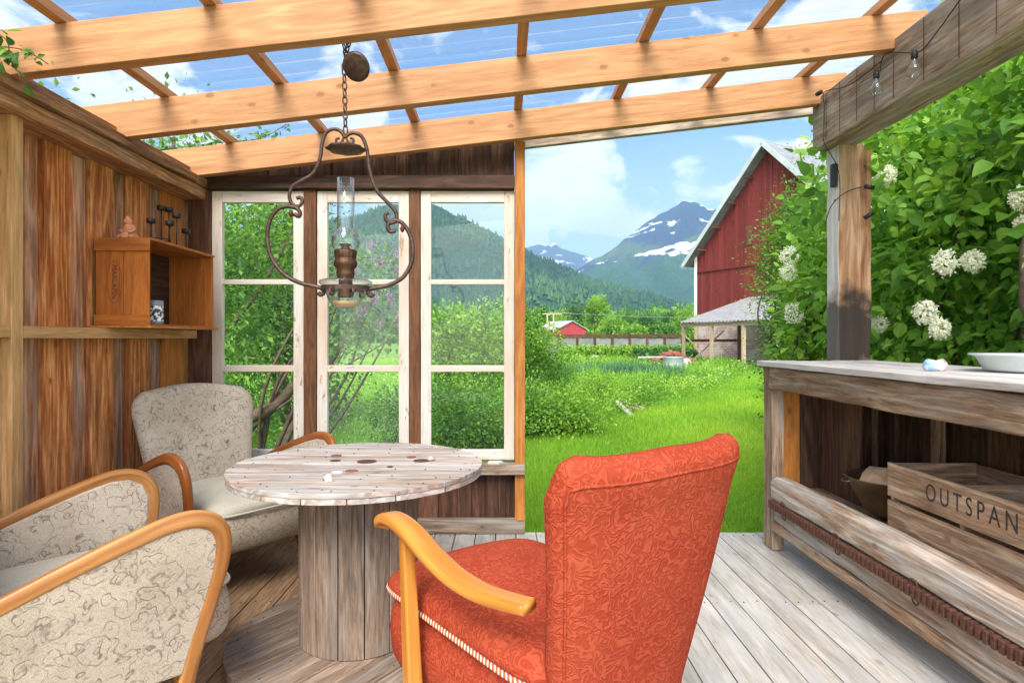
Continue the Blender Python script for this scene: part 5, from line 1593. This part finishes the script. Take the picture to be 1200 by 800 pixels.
# low hedge rows
for i, (px0, px1, Yh, top, lb) in enumerate(((655, 812, 42, 407, 'long low green hedge in front of the board fence'), (745, 812, 37, 411, 'short darker hedge in front of the long hedge, near the barn'))):
    h = (EYE + (397 - top) / F * Yh) - GZ
    rng = np.random.default_rng(90 + i); xa, xb = at(px0, 400, Yh).x, at(px1, 400, Yh).x
    t_ = thing('hedge', lb, 'hedge', ((xa + xb) / 2, Yh, GZ), 0, 'low hedges by the fence'); n_ = 9000
    P = np.stack([rng.uniform(xa, xb, n_) - (xa + xb) / 2, rng.normal(size=n_) * .5, rng.random(n_) ** .6 * h * (1 + .15 * np.sin(rng.uniform(xa, xb, n_) * 2))], 1)
    V, Fc, rr_ = leaf_arrays(P, rng.normal(size=P.shape), rng.normal(size=P.shape) + np.array([0, 0, .8]), rng.uniform(.12, .24, n_), rng.random(n_))
    npmesh('crown', V, Fc, M_leaf_yel if i == 0 else M_leaf_dark, rr_, t_)
# board fence
fn = thing('board_fence', 'long grey board fence with mossy top across the meadow', 'fence', (0, 0, 0))
Yf = 58; xa, xb = at(634, 400, Yf).x, at(800, 400, Yf).x
m = MB(); m.box(xa, xb, Yf, Yf + .1, GZ, 1.35, 'x'); m.build('panel', plain('grey_panel', (.20, .21, .20), .8, 0, .4, 1.5), fn)
m = MB(); m.box(xa, xb, Yf - .12, Yf + .5, 1.38, 1.66, 'x', seg=40, jit=.05); m.build('coping', W['dark'], fn)
k = 0; x = xa
while x < xb + .1:
    m = MB(); m.box(x, x + .22, Yf - .12, Yf - .005, GZ, 1.37, 'z'); m.build('post', W['dark'], fn); x += 1.65
# red shed
sh_ = thing('red_shed', 'small distant red shed with a grey roof', 'shed', (at(670, 393, 120).x, 120, GZ), R(28))
sw, sl_, sz, sr = 6.6, 7.5, 2.1, 1.5
gz_ = EYE + (397 - 393) / F * 120 - GZ
m = MB()
vs = [(-sw / 2, 0, 0), (sw / 2, 0, 0), (sw / 2, 0, gz_ + sz * .55), (0, 0, gz_ + sz * .55 + sr), (-sw / 2, 0, gz_ + sz * .55)]
vs2 = [(a, sl_, c) for a, b, c in vs]
m.add(vs + vs2, [(0, 1, 2, 3, 4), (9, 8, 7, 6, 5), (0, 5, 6, 1), (1, 6, 7, 2), (0, 4, 9, 5)]); m.build('wall', plain('red_paint', (.36, .04, .045), .8, 0, .2, 1), sh_)
m = MB()
for s_ in (-1, 1):
    m.beam((s_ * (sw / 2 + .5) / 2, -.3, gz_ + sz * .55 + sr / 2 - .02 + .1), (s_ * (sw / 2 + .5) / 2, sl_ + .3, gz_ + sz * .55 + sr / 2 + .08), math.hypot(sw / 2 + .5, sr + .2), .12, up=(s_ * sr, 0, sw / 2))
m.build('roof', plain('shed_roof', (.42, .42, .45), .6, 0, .15, 1), sh_)
# power poles
po = thing('power_line_pylon', 'pale wooden twin pole power line pylon left of the red shed', 'pylon', (at(645, 392, 110).x, 110, GZ))
zt = EYE + (397 - 367) / F * 110 - GZ
for dx in (-.55, .55):
    m = MB(); m.tube([(dx, 0, -.2), (dx, 0, zt)], [.16, .12], 8); m.build('pole', W['oldpost'], po)
m = MB(); m.box(-1.5, 2.0, -.1, .1, zt - .2, zt, 'x'); m.box(-.5, .5, -.05, .05, zt * .62, zt * .62 + .12, 'x'); m.build('crossarm', W['oldpost'], po)
m = MB(); m.tube([(2.0 + 9 * k, 0 + 6 * k, zt + .05 - .25 * math.sin(k / 4 * math.pi)) for k in np.linspace(0, 4, 12)], .03, 4); m.build('wire', M_galv, po)

# ============================================================ middle distance trees
GT = 'trees beyond the fence'
TL = [ # px, Y, top, half-width px, material, label
 (700, 150, 343, 13, M_leaf_yel, 'tall light green poplar-like tree right of the red shed'),
 (676, 165, 357, 22, M_leaf_dark, 'dark rounded tree directly behind the red shed'),
 (655, 160, 367, 18, M_leaf_yel, 'yellowish tree behind the power line pylon'),
 (634, 150, 362, 14, M_leaf, 'mid green tree between the orange trim and the pylon'),
 (717, 140, 372, 16, M_leaf_yel, 'low bright tree below and right of the tallest tree'),
 (735, 175, 366, 18, M_leaf, 'mid green tree, second right of the tallest tree'),
 (755, 170, 370, 16, M_leaf_dark, 'dark tree midway between the tallest tree and the barn'),
 (765, 185, 362, 20, M_leaf, 'broad mid green tree left of the lean-to'),
 (786, 160, 366, 16, M_leaf_dark, 'dark green tree beside the left eave of the barn'),
 (805, 150, 361, 14, M_leaf_yel, 'light green tree touching the white corner of the barn'),
 (745, 130, 381, 12, M_leaf_yel, 'small bright bush tree in front of the tree row'),
 (775, 130, 380, 14, M_leaf, 'small round tree in front of the row near the barn')]
for i, (px, Yt, top, hw, mt, lb) in enumerate(TL):
    h = EYE + (397 - top) / F * Yt - GZ; rx = hw / F * Yt
    tree('distant_tree', lb, 'tree', (at(px, 397, Yt).x, Yt, GZ), h, (rx, rx, h * .5), mt, 90, 60, rx * .16, .55, 100 + i, GT, zc=.52, trunk=.25, low=.0, lump=.2, kx=4)
# a further wooded belt
rng = np.random.default_rng(77); n = 60000
Y = rng.uniform(210, 420, n); X = rng.uniform(-.62 * Y, .75 * Y); hn = vnoise(X, Y, .05, 30) * .5 + vnoise(X, Y, .16, 31) * .5
Z = GZ + rng.random(n) ** .7 * (6 + 9 * hn)
P = np.stack([X, Y, Z], 1)
V, Fc, rr_ = leaf_arrays(P, rng.normal(size=P.shape), rng.normal(size=P.shape) + np.array([0, -.5, .8]), rng.uniform(1.6, 3.2, n), np.clip(hn * .6 + rng.random(n) * .4, 0, 1))
o = npmesh('far_wood', V, Fc, M_leaf, rr_); tag(o, 'belt of far woodland at the foot of the mountains', 'woodland', kind='stuff')

# ============================================================ mountains
def fbm(x, y, s, o=4, seed=0.0):
    v = np.zeros(len(x))
    for i in range(len(x)):
        v[i] = mnoise.fractal(Vector((x[i] * s, y[i] * s, seed)), .9, 2.1, o, noise_basis='PERLIN_ORIGINAL')
    return v
def mountain(name, prof, Yr, foot, nx, ny, mat, seed, amp, power=1.0, px0=None, px1=None, spur=0.0):
    pxs = [p[0] for p in prof]; pys = [p[1] for p in prof]
    X = np.linspace((pxs[0] - 590) / F * Yr, (pxs[-1] - 590) / F * Yr, nx)
    crest = EYE + (397 - np.interp(X / Yr * F + 590, pxs, pys)) / F * Yr
    S = np.concatenate([np.linspace(0, 1, ny), 1 + np.linspace(.06, .5, 8)])
    V = []; 
    for s_ in S:
        if s_ <= 1:
            Y = foot + s_ * (Yr - foot); z = crest * s_ ** power
        else:
            Y = Yr + (s_ - 1) * (Yr - foot) * 1.2; z = crest * (1 - (s_ - 1) * 1.4)
        nse = fbm(X, np.full(nx, Y), 1 / (Yr * .09), 6, seed)
        rid = np.abs(fbm(X, np.full(nx, Y) * .35, 1 / (Yr * .05), 3, seed + 7))
        att = min(1, s_ * 3) * (1 if s_ > 1 else (.35 + .65 * math.sin(min(1, s_ * 1.0) * math.pi) ** .5))
        V.append(np.stack([X, np.full(nx, Y), np.maximum(z, 0) + (nse * amp - rid * amp * spur) * att - (10 if s_ == 0 else 0)], 1))
    V = np.concatenate(V); nr = len(S)
    Fc = np.array([(i * nx + j, i * nx + j + 1, (i + 1) * nx + j + 1, (i + 1) * nx + j) for i in range(nr - 1) for j in range(nx - 1)])
    o = npmesh(name, V, Fc, mat, None, smooth=True); tag(o, kind='structure'); return V, nx, nr
# materials
def rockmat(name, forest, alpine, rock, z_forest, z_rock, snow_z0, snow_amt, sc, snow_spot=None):
    t = NT(name)
    o = t.obj(); sx = t.n('ShaderNodeSeparateXYZ', {0: o})
    big = t.noise(o, 1 / (sc * .25), 6, .6); fine = t.noise(o, 1 / (sc * .02), 5, .65)
    zz = t.math('ADD', sx.outputs[2], t.math('MULTIPLY', t.math('SUBTRACT', big, .5), sc * .5))
    zn = t.math('DIVIDE', zz, sc)
    c = t.mix(t.ramp(fine, [(.35, 0.0), (.65, 1.0)]), tuple(x * .45 for x in forest), forest)
    al = t.mix(t.ramp(big, [(.4, 0.0), (.6, 1.0)]), alpine, tuple(x * .7 for x in rock))
    c = t.mix(t.ramp(zn, [(z_forest - .03, 0.0), (z_forest + .05, 1.0)]), c, al)
    rk = t.mix(t.ramp(fine, [(.3, 0.0), (.7, 1.0)]), tuple(x * .5 for x in rock), rock)
    c = t.mix(t.ramp(zn, [(z_rock - .05, 0.0), (z_rock + .06, 1.0)]), c, rk)
    # snow lies in the gullies: bands of stretched noise above a height
    mp = t.map(o, (1 / (sc * .34), 1 / (sc * .9), 1 / (sc * .12)), (3.1, 1.7, .4))
    sn = t.noise(mp, 1, 6, .6, .7)
    if snow_spot:
        cx_s, cz_s, wx_s, wz_s = snow_spot
        ex = t.math('POWER', t.math('DIVIDE', t.math('SUBTRACT', sx.outputs[0], cx_s), wx_s), 2.0)
        ez = t.math('POWER', t.math('DIVIDE', t.math('SUBTRACT', sx.outputs[2], cz_s), wz_s), 2.0)
        sn = t.math('ADD', sn, t.math('MULTIPLY', t.math('EXPONENT', t.math('MULTIPLY', t.math('ADD', ex, ez), -1.0)), .20))
    sm = t.ramp(sn, [(.60 - snow_amt, 0.0), (.625 - snow_amt, 1.0)])
    sm = t.math('MULTIPLY', sm, t.ramp(zn, [(snow_z0, 0.0), (snow_z0 + .04, 1.0)]))
    c = t.mix(sm, c, (.82, .85, .90))
    return t.pbr(c, .95, fine, .9, sc * .02, spec=.1)
M_hill = rockmat('forest_hill', (.030, .085, .040), (.05, .12, .05), (.06, .11, .055), 3.0, 3.5, 9, 0, 400)
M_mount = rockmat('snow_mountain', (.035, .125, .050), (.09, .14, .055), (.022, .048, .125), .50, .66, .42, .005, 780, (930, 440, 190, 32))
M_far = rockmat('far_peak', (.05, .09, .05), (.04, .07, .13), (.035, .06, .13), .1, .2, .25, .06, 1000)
hillprof = [(-1400, 330), (-500, 300), (-100, 285), (100, 290), (300, 270), (380, 258), (417, 252), (453, 240), (490, 236), (510, 240), (545, 257), (592, 279), (616, 291), (650, 308), (690, 326), (730, 339), (765, 351), (800, 359), (860, 370), (950, 384), (1000, 397)]
HV, hnx, hnr = mountain('forest_hill', hillprof, 1500, 700, 420, 90, M_hill, 1.0, 14, 1.0, spur=1.2)
mprof = [(560, 397), (600, 372), (640, 340), (665, 321), (690, 306), (720, 288), (740, 274), (757, 262), (772, 251), (785, 241), (800, 235.5), (812, 238), (825, 243), (850, 249), (900, 262), (1000, 285), (1150, 330), (1400, 360), (1600, 397)]
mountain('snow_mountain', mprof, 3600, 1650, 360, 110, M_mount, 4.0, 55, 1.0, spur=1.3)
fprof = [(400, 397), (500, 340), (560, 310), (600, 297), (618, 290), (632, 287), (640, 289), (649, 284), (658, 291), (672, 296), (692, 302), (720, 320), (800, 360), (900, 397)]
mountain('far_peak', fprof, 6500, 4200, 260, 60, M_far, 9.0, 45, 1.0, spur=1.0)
# spruce and birch crowns over the near hill: cones standing on its surface
rng = np.random.default_rng(5); n = 30000
ii = rng.integers(0, 88, n); jj = rng.integers(0, hnx - 1, n); fx = rng.random(n); fy = rng.random(n)
G = HV.reshape(hnr, hnx, 3)
P = G[ii, jj] * ((1 - fx) * (1 - fy))[:, None] + G[ii, jj + 1] * (fx * (1 - fy))[:, None] + G[ii + 1, jj] * ((1 - fx) * fy)[:, None] + G[ii + 1, jj + 1] * (fx * fy)[:, None]
k = (P[:, 0] / P[:, 1] > -.62) & (P[:, 0] / P[:, 1] < .40); P = P[k]; n = len(P)
hh = rng.uniform(6, 13, n) * (.7 + .6 * vnoise(P[:, 0], P[:, 1], .02, 2)); rr0 = hh * rng.uniform(.22, .40, n)
ang = np.linspace(0, 2 * np.pi, 6)[:-1]
V = np.concatenate([np.stack([P[:, 0, None] + rr0[:, None] * np.cos(ang), P[:, 1, None] + rr0[:, None] * np.sin(ang), np.repeat(P[:, 2, None] + hh[:, None] * .15, 5, 1)], 2), (P + np.stack([0 * hh, 0 * hh, hh], 1))[:, None, :]], 1).reshape(-1, 3)
tri = np.array([(i, (i + 1) % 5, 5) for i in range(5)])
Fc = (tri[None] + (np.arange(n) * 6)[:, None, None]).reshape(-1, 3)
t = NT('hill_trees'); r_a = t.attr('rnd').outputs['Fac']
M_ht = t.pbr(t.ramp(r_a, [(0, (.018, .05, .028)), (.6, (.04, .10, .04)), (1, (.085, .17, .05))]), .95, spec=.1)
o = npmesh('hill_forest', V, Fc, M_ht, np.repeat(np.clip(vnoise(P[:, 0], P[:, 1], .012, 4) * .6 + rng.random(n) * .4, 0, 1), 6))
tag(o, 'spruce and birch forest covering the near mountain slope', 'forest', kind='stuff')

# ============================================================ haze
hz_ = MB(); hz_.box(-6500, 6500, -12, 10500, -14, 1500, 'x')
t = NT('haze_air')
pv = t.n('ShaderNodeVolumePrincipled')
pv.inputs['Color'].default_value = (.46, .74, 1.0, 1); pv.inputs['Density'].default_value = HAZE
t.t.links.new(pv.outputs[0], t.out.inputs['Volume'])
o = hz_.build('haze', t.mat); tag(o, kind='stuff')
